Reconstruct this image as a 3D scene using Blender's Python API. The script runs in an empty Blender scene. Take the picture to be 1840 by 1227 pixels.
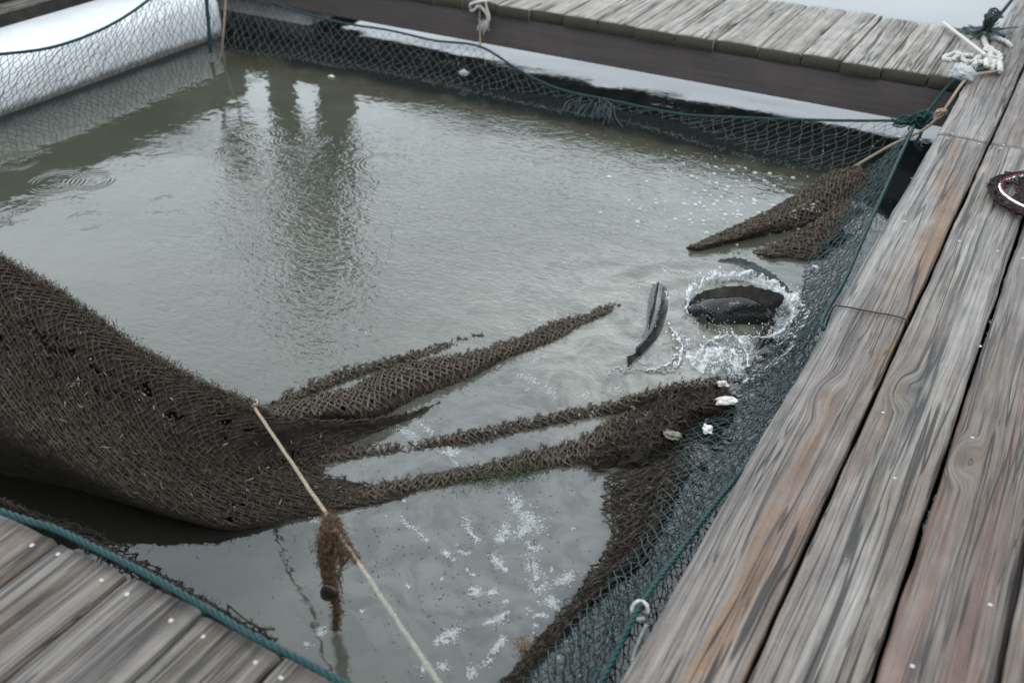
import bpy, math, random
import numpy as np
from mathutils import Vector
random.seed(7)
rng = np.random.default_rng(11)
S = bpy.context.scene
COL = S.collection
R = math.radians
PI = math.pi

# ------------------------------------------------------------------ camera
CAM = np.array([0.42076, 0.0, 1.84])
YAW, PITCH, ROLL, FPX = 0.495318, 0.567810, -0.0173413, 1896.477
def cam_axes():
    f = np.array([-math.sin(YAW)*math.cos(PITCH), math.cos(YAW)*math.cos(PITCH), -math.sin(PITCH)])
    r = np.array([math.cos(YAW), math.sin(YAW), 0.0])
    d = np.cross(f, r)
    c, s = math.cos(ROLL), math.sin(ROLL)
    return c*r+s*d, -s*r+c*d, f
AR, AD, AF = cam_axes()
cd = bpy.data.cameras.new("Camera"); cam = bpy.data.objects.new("Camera", cd); COL.objects.link(cam)
from mathutils import Matrix
M4 = Matrix(((AR[0], -AD[0], -AF[0], CAM[0]), (AR[1], -AD[1], -AF[1], CAM[1]), (AR[2], -AD[2], -AF[2], CAM[2]), (0, 0, 0, 1)))
cam.matrix_world = M4
cd.sensor_width = 36.0; cd.lens = FPX*36.0/1840.0
cd.clip_start = 0.05; cd.clip_end = 3000
cd.dof.use_dof = True; cd.dof.focus_distance = 3.15; cd.dof.aperture_fstop = 2.8
S.camera = cam

# ------------------------------------------------------------------ light: overcast sky
SUN_EL, SUN_AZ = R(50), R(140)
w = bpy.data.worlds.new("World"); S.world = w; w.use_nodes = True
nt = w.node_tree; nt.nodes.clear()
out = nt.nodes.new('ShaderNodeOutputWorld'); bg = nt.nodes.new('ShaderNodeBackground')
sky = nt.nodes.new('ShaderNodeTexSky'); sky.sky_type = 'NISHITA'; sky.sun_disc = False
sky.sun_elevation = SUN_EL; sky.sun_rotation = SUN_AZ; sky.dust_density = 4.0; sky.air_density = 1.0
hs = nt.nodes.new('ShaderNodeHueSaturation'); hs.inputs['Saturation'].default_value = 0.35
mixc = nt.nodes.new('ShaderNodeMix'); mixc.data_type = 'RGBA'
mixc.inputs[0].default_value = 0.85
mixc.inputs[7].default_value = (15.3, 17.0, 18.4, 1)          # the cloud layer, even and faintly blue
nt.links.new(sky.outputs[0], hs.inputs['Color']); nt.links.new(hs.outputs[0], mixc.inputs[6])
# the veil of cloud is thinner and brighter towards the far side of the water
tcw = nt.nodes.new('ShaderNodeTexCoord'); dot = nt.nodes.new('ShaderNodeVectorMath'); dot.operation = 'DOT_PRODUCT'
GA, GE = R(-34), R(20)
dot.inputs[1].default_value = (math.sin(GA)*math.cos(GE), math.cos(GA)*math.cos(GE), math.sin(GE))
nt.links.new(tcw.outputs['Generated'], dot.inputs[0])
mr = nt.nodes.new('ShaderNodeMapRange'); mr.inputs[1].default_value = -0.3; mr.inputs[2].default_value = 1.0
mr.inputs[3].default_value = 0.55; mr.inputs[4].default_value = 1.40
nt.links.new(dot.outputs['Value'], mr.inputs[0])
cn = nt.nodes.new('ShaderNodeTexNoise'); cn.inputs['Scale'].default_value = 2.2; cn.inputs['Detail'].default_value = 4
nt.links.new(tcw.outputs['Generated'], cn.inputs['Vector'])
mr2 = nt.nodes.new('ShaderNodeMapRange'); mr2.inputs[1].default_value = .3; mr2.inputs[2].default_value = .7; mr2.inputs[3].default_value = .86; mr2.inputs[4].default_value = 1.12
nt.links.new(cn.outputs['Fac'], mr2.inputs[0])
mu = nt.nodes.new('ShaderNodeMath'); mu.operation = 'MULTIPLY'; nt.links.new(mr.outputs[0], mu.inputs[0]); nt.links.new(mr2.outputs[0], mu.inputs[1])
vs = nt.nodes.new('ShaderNodeVectorMath'); vs.operation = 'SCALE'
nt.links.new(mixc.outputs[2], vs.inputs[0]); nt.links.new(mu.outputs[0], vs.inputs['Scale'])
nt.links.new(vs.outputs[0], bg.inputs[0]); bg.inputs[1].default_value = 0.12
nt.links.new(bg.outputs[0], out.inputs[0])
sd = bpy.data.lights.new("Sun", 'SUN'); sd.energy = 0.5; sd.angle = R(25); sd.color = (1.0, 0.97, 0.93)
so = bpy.data.objects.new("Sun", sd); COL.objects.link(so)
so.rotation_euler = (PI/2-SUN_EL, 0, PI-SUN_AZ)
S.view_settings.view_transform = 'Standard'; S.view_settings.look = 'None'
S.view_settings.exposure = 0.28; S.view_settings.gamma = 1
S.render.engine = 'CYCLES'
S.cycles.max_bounces = 8; S.cycles.transparent_max_bounces = 16

# ------------------------------------------------------------------ helpers
def at(u, v, z):
    """point of the photograph (1840 wide) on the level z"""
    d = AF + (u-920)/FPX*AR + (v-613.5)/FPX*AD
    return CAM + d*((z-CAM[2])/d[2])
def at_y(u, v, y):
    d = AF + (u-920)/FPX*AR + (v-613.5)/FPX*AD
    return CAM + d*((y-CAM[1])/d[1])
def at_x(u, v, x):
    d = AF + (u-920)/FPX*AR + (v-613.5)/FPX*AD
    return CAM + d*((x-CAM[0])/d[0])

def tag(o, label=None, cat=None, group=None, kind=None):
    if label: o['label'] = label
    if cat: o['category'] = cat
    if group: o['group'] = group
    if kind: o['kind'] = kind
    return o
def thing(name, label, cat, loc=(0, 0, 0), group=None):
    o = bpy.data.objects.new(name, None); COL.objects.link(o); o.location = loc
    o.empty_display_size = 0.05
    return tag(o, label, cat, group)
def mesh(name, V, Fs, mats, parent=None, smooth=True, idx=None):
    """V (n,3); Fs list of int arrays (m,k); mats material or list"""
    me = bpy.data.meshes.new(name)
    V = np.ascontiguousarray(V, dtype=np.float32)
    if not isinstance(Fs, (list, tuple)): Fs = [Fs]
    Fs = [np.asarray(f, dtype=np.int32) for f in Fs if len(f)]
    nl = sum(f.size for f in Fs); nf = sum(len(f) for f in Fs)
    me.vertices.add(len(V)); me.vertices.foreach_set('co', V.ravel())
    me.loops.add(nl); me.loops.foreach_set('vertex_index', np.concatenate([f.ravel() for f in Fs]))
    me.polygons.add(nf)
    tot = np.concatenate([np.full(len(f), f.shape[1], np.int32) for f in Fs])
    st = np.concatenate([[0], np.cumsum(tot)[:-1]]).astype(np.int32)
    me.polygons.foreach_set('loop_start', st); me.polygons.foreach_set('loop_total', tot)
    if idx is not None: me.polygons.foreach_set('material_index', np.asarray(idx, np.int32))
    me.polygons.foreach_set('use_smooth', np.full(nf, smooth, bool))
    me.update(calc_edges=True); me.validate()
    for m in (mats if isinstance(mats, (list, tuple)) else [mats]): me.materials.append(m)
    o = bpy.data.objects.new(name, me); COL.objects.link(o)
    if parent is not None:
        o.parent = parent
        o.location = [-c for c in parent.location] if parent.type == 'EMPTY' else (0, 0, 0)
    return o
class Bag:
    """collects vertices and faces of several shapes for ONE mesh"""
    def __init__(self): self.V, self.Q, self.T, self.n = [], [], [], 0
    def add(self, V, Q=None, T=None):
        V = np.asarray(V, float).reshape(-1, 3)
        if Q is not None and len(Q): self.Q.append(np.asarray(Q)+self.n)
        if T is not None and len(T): self.T.append(np.asarray(T)+self.n)
        self.V.append(V); self.n += len(V)
    def build(self, name, mat, parent=None, smooth=True):
        Fs = []
        if self.Q: Fs.append(np.concatenate(self.Q))
        if self.T: Fs.append(np.concatenate(self.T))
        return mesh(name, np.concatenate(self.V), Fs, mat, parent, smooth)

def hash2(i, j, s):
    h = np.sin(i*127.1+j*311.7+s*74.7)*43758.5453
    return h-np.floor(h)
def vnoise(x, y, s=0):
    x = np.asarray(x, float); y = np.asarray(y, float)
    i = np.floor(x); j = np.floor(y); fx = x-i; fy = y-j
    fx = fx*fx*(3-2*fx); fy = fy*fy*(3-2*fy)
    a = hash2(i, j, s); b = hash2(i+1, j, s); c = hash2(i, j+1, s); d = hash2(i+1, j+1, s)
    return (a+(b-a)*fx)*(1-fy)+(c+(d-c)*fx)*fy-0.5
def fbm(x, y, s=0, o=3):
    t = 0; a = 1
    for k in range(o): t = t+a*vnoise(x*2**k, y*2**k, s+k*7); a *= .5
    return t
def catmull(P, n):
    """smooth curve through the points P, n samples, even in arc length"""
    P = np.asarray(P, float)
    if len(P) == 2: return P[0]+(P[1]-P[0])*np.linspace(0, 1, n)[:, None]
    Q = np.vstack([2*P[0]-P[1], P, 2*P[-1]-P[-2]])
    out = []
    for i in range(1, len(Q)-2):
        t = np.linspace(0, 1, 24, endpoint=False)[:, None]
        a, b, c, d = Q[i-1], Q[i], Q[i+1], Q[i+2]
        out.append(.5*(2*b+(c-a)*t+(2*a-5*b+4*c-d)*t**2+(3*b-a-3*c+d)*t**3))
    C = np.vstack(out+[P[-1:]])
    L = np.concatenate([[0], np.cumsum(np.linalg.norm(np.diff(C, axis=0), axis=1))])
    t = np.linspace(0, L[-1], n)
    return np.stack([np.interp(t, L, C[:, k]) for k in range(3)], -1)
def frames(C):
    T = np.gradient(C, axis=0); T /= np.linalg.norm(T, axis=1)[:, None]+1e-12
    N = np.zeros_like(T); v = np.array([0, 0, 1.0]) if abs(T[0, 2]) < .9 else np.array([1.0, 0, 0])
    for i in range(len(C)):
        v = v-T[i]*(v@T[i]); v /= np.linalg.norm(v)+1e-12; N[i] = v
    return T, N, np.cross(T, N)
def tube(bag, C, r, n=6, caps=True):
    C = np.asarray(C, float); m = len(C); T, N, B = frames(C)
    r = np.broadcast_to(np.asarray(r, float), (m,))
    a = np.arange(n)*2*PI/n
    V = C[:, None, :]+r[:, None, None]*(np.cos(a)[None, :, None]*N[:, None, :]+np.sin(a)[None, :, None]*B[:, None, :])
    i = np.arange(m-1)[:, None]*n; j = np.arange(n)[None, :]; k = (j+1) % n
    Q = np.stack([i+j, i+k, i+n+k, i+n+j], -1).reshape(-1, 4)
    V = V.reshape(-1, 3); Tt = []
    if caps:
        V = np.vstack([V, C[:1], C[-1:]])
        Tt = [[m*n, (q+1) % n, q] for q in range(n)]+[[m*n+1, (m-1)*n+q, (m-1)*n+(q+1) % n] for q in range(n)]
    bag.add(V, Q, Tt)
def rope(bag, P, r, pitch=None, strands=3, jitter=0.0):
    """laid rope: strands twisted round the curve through P"""
    P = np.asarray(P, float)
    L = np.linalg.norm(np.diff(catmull(P, 60), axis=0), axis=1).sum()
    pitch = pitch or r*7
    m = int(max(8, min(1600, L/pitch*9)))
    C = catmull(P, m)
    if jitter: C = C+np.stack([vnoise(np.arange(m)*.07, np.arange(m)*0, q)*jitter for q in (1, 2, 3)], -1)
    T, N, B = frames(C)
    s = np.concatenate([[0], np.cumsum(np.linalg.norm(np.diff(C, axis=0), axis=1))])
    for k in range(strands):
        a = s/pitch*2*PI+k*2*PI/strands
        tube(bag, C+.52*r*(np.cos(a)[:, None]*N+np.sin(a)[:, None]*B), r*.56, 5)
def segs(bag, A, B, r, n=4):
    """many straight bars A->B at once"""
    A = np.asarray(A); B = np.asarray(B); m = len(A)
    if not m: return
    r = np.broadcast_to(np.asarray(r, float), (m,))
    D = B-A; D = D/(np.linalg.norm(D, axis=1)[:, None]+1e-9)
    up = np.where(np.abs(D[:, 2:3]) < .9, np.array([[0, 0, 1.0]]), np.array([[1.0, 0, 0]]))
    N = np.cross(D, up); N /= np.linalg.norm(N, axis=1)[:, None]+1e-9
    U = np.cross(D, N)
    a = np.arange(n)*2*PI/n
    O = r[:, None, None]*(np.cos(a)[None, :, None]*N[:, None, :]+np.sin(a)[None, :, None]*U[:, None, :])
    V = np.stack([A[:, None, :]+O, B[:, None, :]+O], 1).reshape(-1, 3)
    b = np.arange(m)[:, None]*2*n; j = np.arange(n)[None, :]; k = (j+1) % n
    bag.add(V, np.stack([b+j, b+k, b+n+k, b+n+j], -1).reshape(-1, 4))
OCT = np.array([[1, 0, 0], [-1, 0, 0], [0, 1, 0], [0, -1, 0], [0, 0, 1], [0, 0, -1]], float)
OCTF = np.array([[0, 2, 4], [2, 1, 4], [1, 3, 4], [3, 0, 4], [2, 0, 5], [1, 2, 5], [3, 1, 5], [0, 3, 5]])
def blobs(bag, P, r, flat=1.0):
    P = np.asarray(P); m = len(P)
    if not m: return
    r = np.broadcast_to(np.asarray(r, float), (m,))
    V = P[:, None, :]+r[:, None, None]*OCT[None]*np.array([1, 1, flat])
    bag.add(V.reshape(-1, 3), None, (np.arange(m)[:, None, None]*6+OCTF[None]).reshape(-1, 3))
def sphere_template(nu=8, nv=5, hemi=False):
    V = []; Fq = []
    for j in range(nv+1):
        th = (PI/2 if hemi else PI)*j/nv
        for i in range(nu): V.append((math.sin(th)*math.cos(2*PI*i/nu), math.sin(th)*math.sin(2*PI*i/nu), math.cos(th)))
    for j in range(nv):
        for i in range(nu): Fq.append((j*nu+i, (j+1)*nu+i, (j+1)*nu+(i+1) % nu, j*nu+(i+1) % nu))
    return np.array(V), np.array(Fq)
def balls(bag, P, r, tpl, scale=(1, 1, 1)):
    P = np.asarray(P); m = len(P)
    if not m: return
    V, Q = tpl; r = np.broadcast_to(np.asarray(r, float), (m,))
    W = P[:, None, :]+r[:, None, None]*(V*np.array(scale))[None]
    bag.add(W.reshape(-1, 3), (np.arange(m)[:, None, None]*len(V)+Q[None]).reshape(-1, 4))
def hairs(bag, P, L, wd, bias=(0, 0, .5), spread=1.0):
    """thin tapering blades standing off the points P, bent once"""
    m = len(P)
    D = rng.normal(size=(m, 3))*spread+np.asarray(bias); D /= np.linalg.norm(D, axis=1)[:, None]
    L = np.broadcast_to(L, (m,))*(0.5+rng.random(m))
    S_ = np.cross(D, rng.normal(size=(m, 3))); S_ /= np.linalg.norm(S_, axis=1)[:, None]+1e-9
    w_ = np.broadcast_to(wd, (m,))[:, None]
    mid = P+D*(L*.55)[:, None]; bend = rng.normal(size=(m, 3))*.35+np.array([0, 0, -.15])
    D2 = D+bend; D2 /= np.linalg.norm(D2, axis=1)[:, None]
    tip = mid+D2*(L*.45)[:, None]
    V = np.stack([P-S_*w_, P+S_*w_, mid+S_*w_*.7, mid-S_*w_*.7, tip], 1).reshape(-1, 3)
    b = np.arange(m)[:, None]*5
    bag.add(V, b+np.array([[0, 1, 2, 3]]), b+np.array([[3, 2, 4]]))
def patch(rows, nu, nv):
    """smooth surface through rows of points (each row a polyline); returns (nv+1, nu+1, 3)"""
    Rw = np.stack([catmull(r_, nu+1) for r_ in rows])
    if len(rows) == 2:
        t = np.linspace(0, 1, nv+1)[:, None, None]
        return Rw[0][None]*(1-t)+Rw[1][None]*t
    return np.stack([catmull(Rw[:, i], nv+1) for i in range(nu+1)], 1)
def sheet(G):
    nv, nu = G.shape[0]-1, G.shape[1]-1
    i = np.arange(nv)[:, None]*(nu+1); j = np.arange(nu)[None, :]
    Q = np.stack([i+j, i+j+1, i+nu+2+j, i+nu+1+j], -1).reshape(-1, 4)
    return G.reshape(-1, 3), Q
def diamond(G):
    """node pairs of a diamond netting on the grid G"""
    nv, nu = G.shape[0]-1, G.shape[1]-1
    A, B = [], []
    J, I = np.meshgrid(np.arange(nv), np.arange(nu+1), indexing='ij')
    e = (I+J) % 2 == 0
    for di in (-1, 1):
        ok = e & (I+di >= 0) & (I+di <= nu)
        A.append(G[J[ok], I[ok]]); B.append(G[J[ok]+1, I[ok]+di])
    return np.concatenate(A), np.concatenate(B)
def net(bag, G, r, knot=1.9, wob=0.0):
    G = G.copy()
    if wob: G += rng.normal(size=G.shape)*wob
    A, B = diamond(G)
    Md = (A+B)/2+rng.normal(size=A.shape)*wob*.6-np.array([0, 0, wob*.4])
    segs(bag, A, Md, r); segs(bag, Md, B, r)
    J, I = np.meshgrid(np.arange(G.shape[0]), np.arange(G.shape[1]), indexing='ij')
    if knot: blobs(bag, G[(I+J) % 2 == 0], r*knot)
    return A, B

# ------------------------------------------------------------------ materials
def new_mat(name):
    m = bpy.data.materials.new(name); m.use_nodes = True
    t = m.node_tree; b = t.nodes['Principled BSDF']
    return m, t, b
class NB:
    """short-hand for node building"""
    def __init__(s, t): s.t = t
    def n(s, typ, **kw):
        nd = s.t.nodes.new('ShaderNode'+typ)
        for k, v in kw.items(): setattr(nd, k, v)
        return nd
    def l(s, a, b): s.t.links.new(a, b)
    def m(s, op, a, b=None, c=None, clamp=False):
        nd = s.n('Math', operation=op, use_clamp=clamp)
        for i, x in enumerate((a, b, c)):
            if x is None: continue
            if isinstance(x, (int, float)): nd.inputs[i].default_value = x
            else: s.l(x, nd.inputs[i])
        return nd.outputs[0]
    def vm(s, op, a, b=None):
        nd = s.n('VectorMath', operation=op)
        for i, x in enumerate((a, b)):
            if x is None: continue
            if isinstance(x, (tuple, list)): nd.inputs[i].default_value = x
            else: s.l(x, nd.inputs[i])
        return nd.outputs['Value'] if op in ('DISTANCE', 'LENGTH', 'DOT_PRODUCT') else nd.outputs[0]
    def noise(s, vec, sc, det=2, rough=.5, dist=0.0):
        nd = s.n('TexNoise'); s.l(vec, nd.inputs['Vector'])
        nd.inputs['Scale'].default_value = sc; nd.inputs['Detail'].default_value = det
        nd.inputs['Roughness'].default_value = rough; nd.inputs['Distortion'].default_value = dist
        return nd.outputs['Fac']
    def ramp(s, fac, stops, interp='LINEAR'):
        nd = s.n('ValToRGB'); cr = nd.color_ramp; cr.interpolation = interp
        while len(cr.elements) < len(stops): cr.elements.new(0.5)
        for e, (p, c) in zip(cr.elements, stops):
            e.position = p; e.color = c if len(c) == 4 else (*c, 1)
        s.l(fac, nd.inputs[0]); return nd.outputs[0]
    def sm(s, x, a, b):
        nd = s.n('MapRange', interpolation_type='SMOOTHSTEP')
        s.l(x, nd.inputs[0]); nd.inputs[1].default_value = a; nd.inputs[2].default_value = b
        return nd.outputs[0]
    def mix(s, f, a, b, mode='MIX'):
        nd = s.n('Mix', data_type='RGBA', blend_type=mode)
        for i, x in ((0, f), (6, a), (7, b)):
            if isinstance(x, (int, float)): nd.inputs[i].default_value = x
            elif isinstance(x, tuple): nd.inputs[i].default_value = x if len(x) == 4 else (*x, 1)
            else: s.l(x, nd.inputs[i])
        return nd.outputs[2]
    def bump(s, h, strength=1.0, dist=1.0, normal=None):
        nd = s.n('Bump'); nd.inputs['Strength'].default_value = strength; nd.inputs['Distance'].default_value = dist
        s.l(h, nd.inputs['Height'])
        if normal is not None: s.l(normal, nd.inputs['Normal'])
        return nd.outputs[0]

def wood(name, light, mid, dark, stain, stain_amt, crack=1.0, rough=.75, red=(.2, .1, .07), red_amt=0.0, seed=0):
    m, t, b = new_mat(name); k = NB(t)
    tc = k.n('TexCoord'); oi = k.n('ObjectInfo')
    off = k.n('CombineXYZ'); 
    k.l(k.m('MULTIPLY', oi.outputs['Random'], 37.0), off.inputs[0]); k.l(k.m('MULTIPLY', oi.outputs['Random'], 91.0), off.inputs[1])
    P = k.vm('ADD', tc.outputs['Object'], off.outputs[0])
    P = k.vm('ADD', P, (seed*3.1, seed*5.7, 0))
    sep = k.n('SeparateXYZ'); k.l(P, sep.inputs[0]); xo, y, z = sep.outputs
    sl = k.n('SeparateXYZ'); k.l(tc.outputs['Object'], sl.inputs[0]); x = sl.outputs[0]
    z = k.m('ADD', z, k.m('MULTIPLY', oi.outputs['Random'], 3.0))
    # knots: cells stretched along the board
    cv = k.n('CombineXYZ'); k.l(k.m('MULTIPLY', xo, 4.2), cv.inputs[0]); k.l(k.m('MULTIPLY', y, 1.55), cv.inputs[1])
    vo = k.n('TexVoronoi'); vo.voronoi_dimensions = '2D'; vo.inputs['Scale'].default_value = 1.0; vo.inputs['Randomness'].default_value = .62; k.l(cv.outputs[0], vo.inputs['Vector'])
    d = vo.outputs['Distance']
    sc_ = k.n('SeparateColor'); k.l(vo.outputs['Color'], sc_.inputs[0])
    has = k.m('GREATER_THAN', sc_.outputs[0], .68)
    d = k.m('ADD', d, k.m('MULTIPLY', k.m('SUBTRACT', k.noise(cv.outputs[0], 3.0, 2), .5), .08))
    kn = k.m('MULTIPLY', has, k.m('SUBTRACT', 1.0, k.sm(d, .0, .20)))
    core = k.m('MULTIPLY', has, k.m('SUBTRACT', 1.0, k.sm(d, .02, .10)))
    # the grain bends round the knots
    lv = k.n('CombineXYZ'); k.l(k.m('MULTIPLY', x, 3.0), lv.inputs[0]); k.l(k.m('MULTIPLY', y, 1.3), lv.inputs[1])
    bend = k.m('MULTIPLY', k.m('SUBTRACT', k.noise(lv.outputs[0], 1.0, 2), .5), .024)
    xw = k.m('ADD', x, bend)
    xw = k.m('ADD', xw, k.m('MULTIPLY', k.m('MULTIPLY', kn, kn), k.m('MULTIPLY', d, .10)))
    xk = k.m('ADD', k.m('MULTIPLY', xw, k.m('SUBTRACT', 1.0, k.m('MULTIPLY', kn, .42))), k.m('MULTIPLY', k.m('MULTIPLY', kn, d), .22))
    def gv(sx, sy, o=0.0):
        c = k.n('CombineXYZ'); k.l(k.m('MULTIPLY', xk, sx), c.inputs[0]); k.l(k.m('MULTIPLY_ADD', y, sy, o), c.inputs[1]); k.l(k.m('MULTIPLY', z, min(sx, 40)*.6), c.inputs[2])
        return c.outputs[0]
    g1 = k.noise(gv(22, .7), 1.0, 3, .6)
    g2 = k.noise(gv(90, 2.0, 5), 1.0, 3, .65)
    g3 = k.noise(gv(260, 9.0, 9), 1.0, 3, .65)
    tone = k.m('ADD', k.m('MULTIPLY', g1, .62), k.m('MULTIPLY_ADD', g2, .52, k.m('MULTIPLY', g3, .30)))
    col = k.ramp(k.sm(tone, .52, .88), [(0.0, dark), (.42, mid), (1.0, light)])
    # blotches of brown stain and of red heartwood, long along the grain
    s1 = k.noise(gv(7, .9, 21), 1.0, 4, .65)
    col = k.mix(k.m('MULTIPLY', k.m('MULTIPLY', k.sm(s1, .50, .66), g2), stain_amt*1.7, clamp=True), col, stain)
    if red_amt:
        s2 = k.noise(gv(9, .45, 55), 1.0, 3, .55)
        col = k.mix(k.m('MULTIPLY', k.sm(s2, .48, .62), red_amt), col, k.mix(g2, tuple(c*.6 for c in red), tuple(c*1.5 for c in red)))
    g4 = k.noise(gv(190, 2.2, 41), 1.0, 3, .7)
    col = k.mix(k.m('MULTIPLY', k.sm(g4, .56, .66), .55), col, tuple(c*.55 for c in dark))
    g5 = k.noise(gv(150, 1.6, 63), 1.0, 3, .7)
    col = k.mix(k.m('MULTIPLY', k.sm(g5, .58, .68), .38), col, tuple(min(1, c*1.25) for c in light))
    fine = k.noise(P, 160, 2)
    col = k.mix(k.m('MULTIPLY', k.sm(fine, .5, .75), .22), col, light)
    bl = k.noise(P, 9, 4, .6)
    col = k.mix(1.0, col, k.ramp(bl, [(.25, (.72, .72, .73)), (.7, (1.14, 1.12, 1.1))]), 'MULTIPLY')
    col = k.mix(k.m('MULTIPLY', core, .75), col, k.mix(.5, dark, stain))
    # drying cracks follow the grain
    c1 = k.noise(gv(26, .55, 77), 1.0, 2, .55); c2 = k.noise(gv(9, .8, 33), 1.0, 2)
    lin = k.m('SUBTRACT', 1.0, k.sm(k.m('ABSOLUTE', k.m('SUBTRACT', c1, .5)), .005, .020))
    c3 = k.noise(gv(58, 1.1, 13), 1.0, 2, .55)
    lin2 = k.m('SUBTRACT', 1.0, k.sm(k.m('ABSOLUTE', k.m('SUBTRACT', c3, .52)), .003, .014))
    cm = k.m('MAXIMUM', k.m('MULTIPLY', lin, k.sm(c2, .36, .50)), k.m('MULTIPLY', lin2, k.m('MULTIPLY', k.sm(c2, .42, .56), .9)))
    cm = k.m('MULTIPLY', cm, crack, clamp=True)
    col = k.mix(k.m('MULTIPLY', cm, .88), col, tuple(c*.14 for c in dark))
    k.l(col, b.inputs['Base Color'])
    k.l(k.ramp(s1, [(.3, (rough-.18,)*3), (.7, (rough+.1,)*3)]), b.inputs['Roughness'])
    h = k.m('SUBTRACT', k.m('MULTIPLY', tone, .0016), k.m('MULTIPLY', cm, .0045))
    k.l(k.bump(h, .9, 1.0), b.inputs['Normal'])
    b.inputs['Specular IOR Level'].default_value = .35
    return m
M = {}
M['deck'] = wood('weathered_deck_wood', (0.2166, 0.1976, 0.1786), (0.1083, 0.0960, 0.0845), (0.0294, 0.0238, 0.0209), (0.1083, 0.0674, 0.0370), .50, 1.0, .62, (0.1083, 0.0551, 0.0380), .22, 1)
M['deck_red'] = wood('reddish_deck_wood', (0.1472, 0.1254, 0.1074), (0.0779, 0.0608, 0.0503), (0.0218, 0.0171, 0.0142), (0.0902, 0.0541, 0.0314), .5, .9, .62, (0.1083, 0.0466, 0.0314), .55, 2)
M['deck_orange'] = wood('stained_deck_wood', (0.1985, 0.1795, 0.1605), (0.1007, 0.0855, 0.0741), (0.0294, 0.0238, 0.0199), (0.1520, 0.0789, 0.0314), .85, 1.0, .62, (0.1083, 0.0551, 0.0380), .20, 3)
M['pale'] = wood('pale_grey_wood', (0.302, 0.280, 0.249), (0.209, 0.191, 0.169), (0.084, 0.073, 0.062), (0.195, 0.153, 0.113), .35, 1.0, .85, seed=4)
M['near'] = wood('near_grey_wood', (0.1686, 0.1514, 0.1350), (0.0877, 0.0765, 0.0671), (0.0215, 0.0172, 0.0155), (0.0955, 0.0576, 0.0327), .55, .8, .7, (0.0955, 0.0516, 0.0361), .22, 5)
def plain(name, c1, c2, sc, rough=.8, bumpd=.002, spec=.3, metal=0.0, det=4):
    m, t, b = new_mat(name); k = NB(t); tc = k.n('TexCoord')
    f = k.noise(tc.outputs['Object'], sc, det, .65)
    k.l(k.ramp(f, [(.3, c1), (.7, c2)]), b.inputs['Base Color'])
    b.inputs['Roughness'].default_value = rough; b.inputs['Specular IOR Level'].default_value = spec; b.inputs['Metallic'].default_value = metal
    if bumpd: k.l(k.bump(k.m('MULTIPLY', f, bumpd), 1.0, 1.0), b.inputs['Normal'])
    return m
def endgrain():
    m, t, b = new_mat('mossy_end_grain'); k = NB(t); tc = k.n('TexCoord'); oi = k.n('ObjectInfo')
    P = k.vm('SUBTRACT', tc.outputs['Object'], (.02, 0, -.10))
    d = k.m('ADD', k.vm('LENGTH', k.vm('MULTIPLY', P, (1, 0, 1))), k.m('MULTIPLY', k.noise(tc.outputs['Object'], 18, 2), .012))
    rg = k.m('MULTIPLY_ADD', k.m('SINE', k.m('MULTIPLY', d, 620)), .5, .5)
    f = k.noise(tc.outputs['Object'], 45, 4, .7)
    c = k.mix(rg, (.046, .039, .029), (.080, .068, .052))
    k.l(k.mix(k.sm(f, .45, .7), c, (.05, .047, .03)), b.inputs['Base Color'])
    b.inputs['Roughness'].default_value = .9
    k.l(k.bump(k.m('MULTIPLY_ADD', rg, .001, k.m('MULTIPLY', f, .003)), 1.0, 1.0), b.inputs['Normal'])
    return m
M['end'] = endgrain()
def beam_mat():
    m, t, b = new_mat('dark_timber'); k = NB(t); tc = k.n('TexCoord')
    P = tc.outputs['Object']
    g = k.noise(k.vm('MULTIPLY', P, (2.5, 60, 60)), 1.0, 4, .65); bl = k.noise(P, 3.5, 4, .6)
    sp = k.noise(P, 120, 2)
    c = k.mix(g, (.036, .029, .028), (.088, .074, .071))
    c = k.mix(k.m('MULTIPLY', k.sm(bl, .45, .7), .6), c, (.085, .07, .068))
    c = k.mix(k.sm(sp, .76, .82), c, (.22, .21, .2))
    k.l(c, b.inputs['Base Color']); b.inputs['Roughness'].default_value = .75
    k.l(k.bump(k.m('MULTIPLY', g, .002), 1.0, 1.0), b.inputs['Normal'])
    return m
M['beam'] = beam_mat()
M['black_timber'] = plain('blackened_timber', (.012, .011, .010), (.035, .031, .028), 14, .9)
M['float'] = plain('scuffed_white_float', (.74, .76, .77), (.84, .85, .86), 5, .55, .0006)
def float_mat():
    m, t, b = new_mat('scuffed_white_float'); k = NB(t); tc = k.n('TexCoord'); P = tc.outputs['Object']
    sp = k.n('SeparateXYZ'); k.l(P, sp.inputs[0]); n = k.noise(P, 6, 4, .65); n2 = k.noise(k.vm('MULTIPLY', P, (30, 3, 30)), 1.0, 3, .6)
    c = k.ramp(n, [(.3, (.60, .62, .63)), (.7, (.72, .735, .745))])
    c = k.mix(k.m('MULTIPLY', k.sm(n2, .55, .72), .30), c, (.42, .42, .40))
    gr = k.m('SUBTRACT', 1.0, k.sm(k.m('ADD', sp.outputs[2], k.m('MULTIPLY', k.m('SUBTRACT', k.noise(P, 11, 4, .7), .5), .06)), .012, .05))
    c = k.mix(k.m('MULTIPLY', gr, .85), c, (.10, .092, .068))
    k.l(c, b.inputs['Base Color']); b.inputs['Roughness'].default_value = .6; k.l(k.bump(k.m('MULTIPLY', n, .002), 1, 1), b.inputs['Normal']); return m
M['float'] = float_mat()
M['float_grey'] = plain('shaded_grey_float', (.20, .20, .20), (.33, .33, .33), 7, .8, .001)  # the grey carries the shade under the back walkway
M['nail'] = plain('dull_zinc_nail', (.26, .25, .24), (.48, .46, .44), 300, .4, 0, .5, .35)
M['nail_rust'] = plain('rusty_nail', (.34, .25, .18), (.52, .43, .33), 300, .5, 0, .5, .25)
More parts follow.
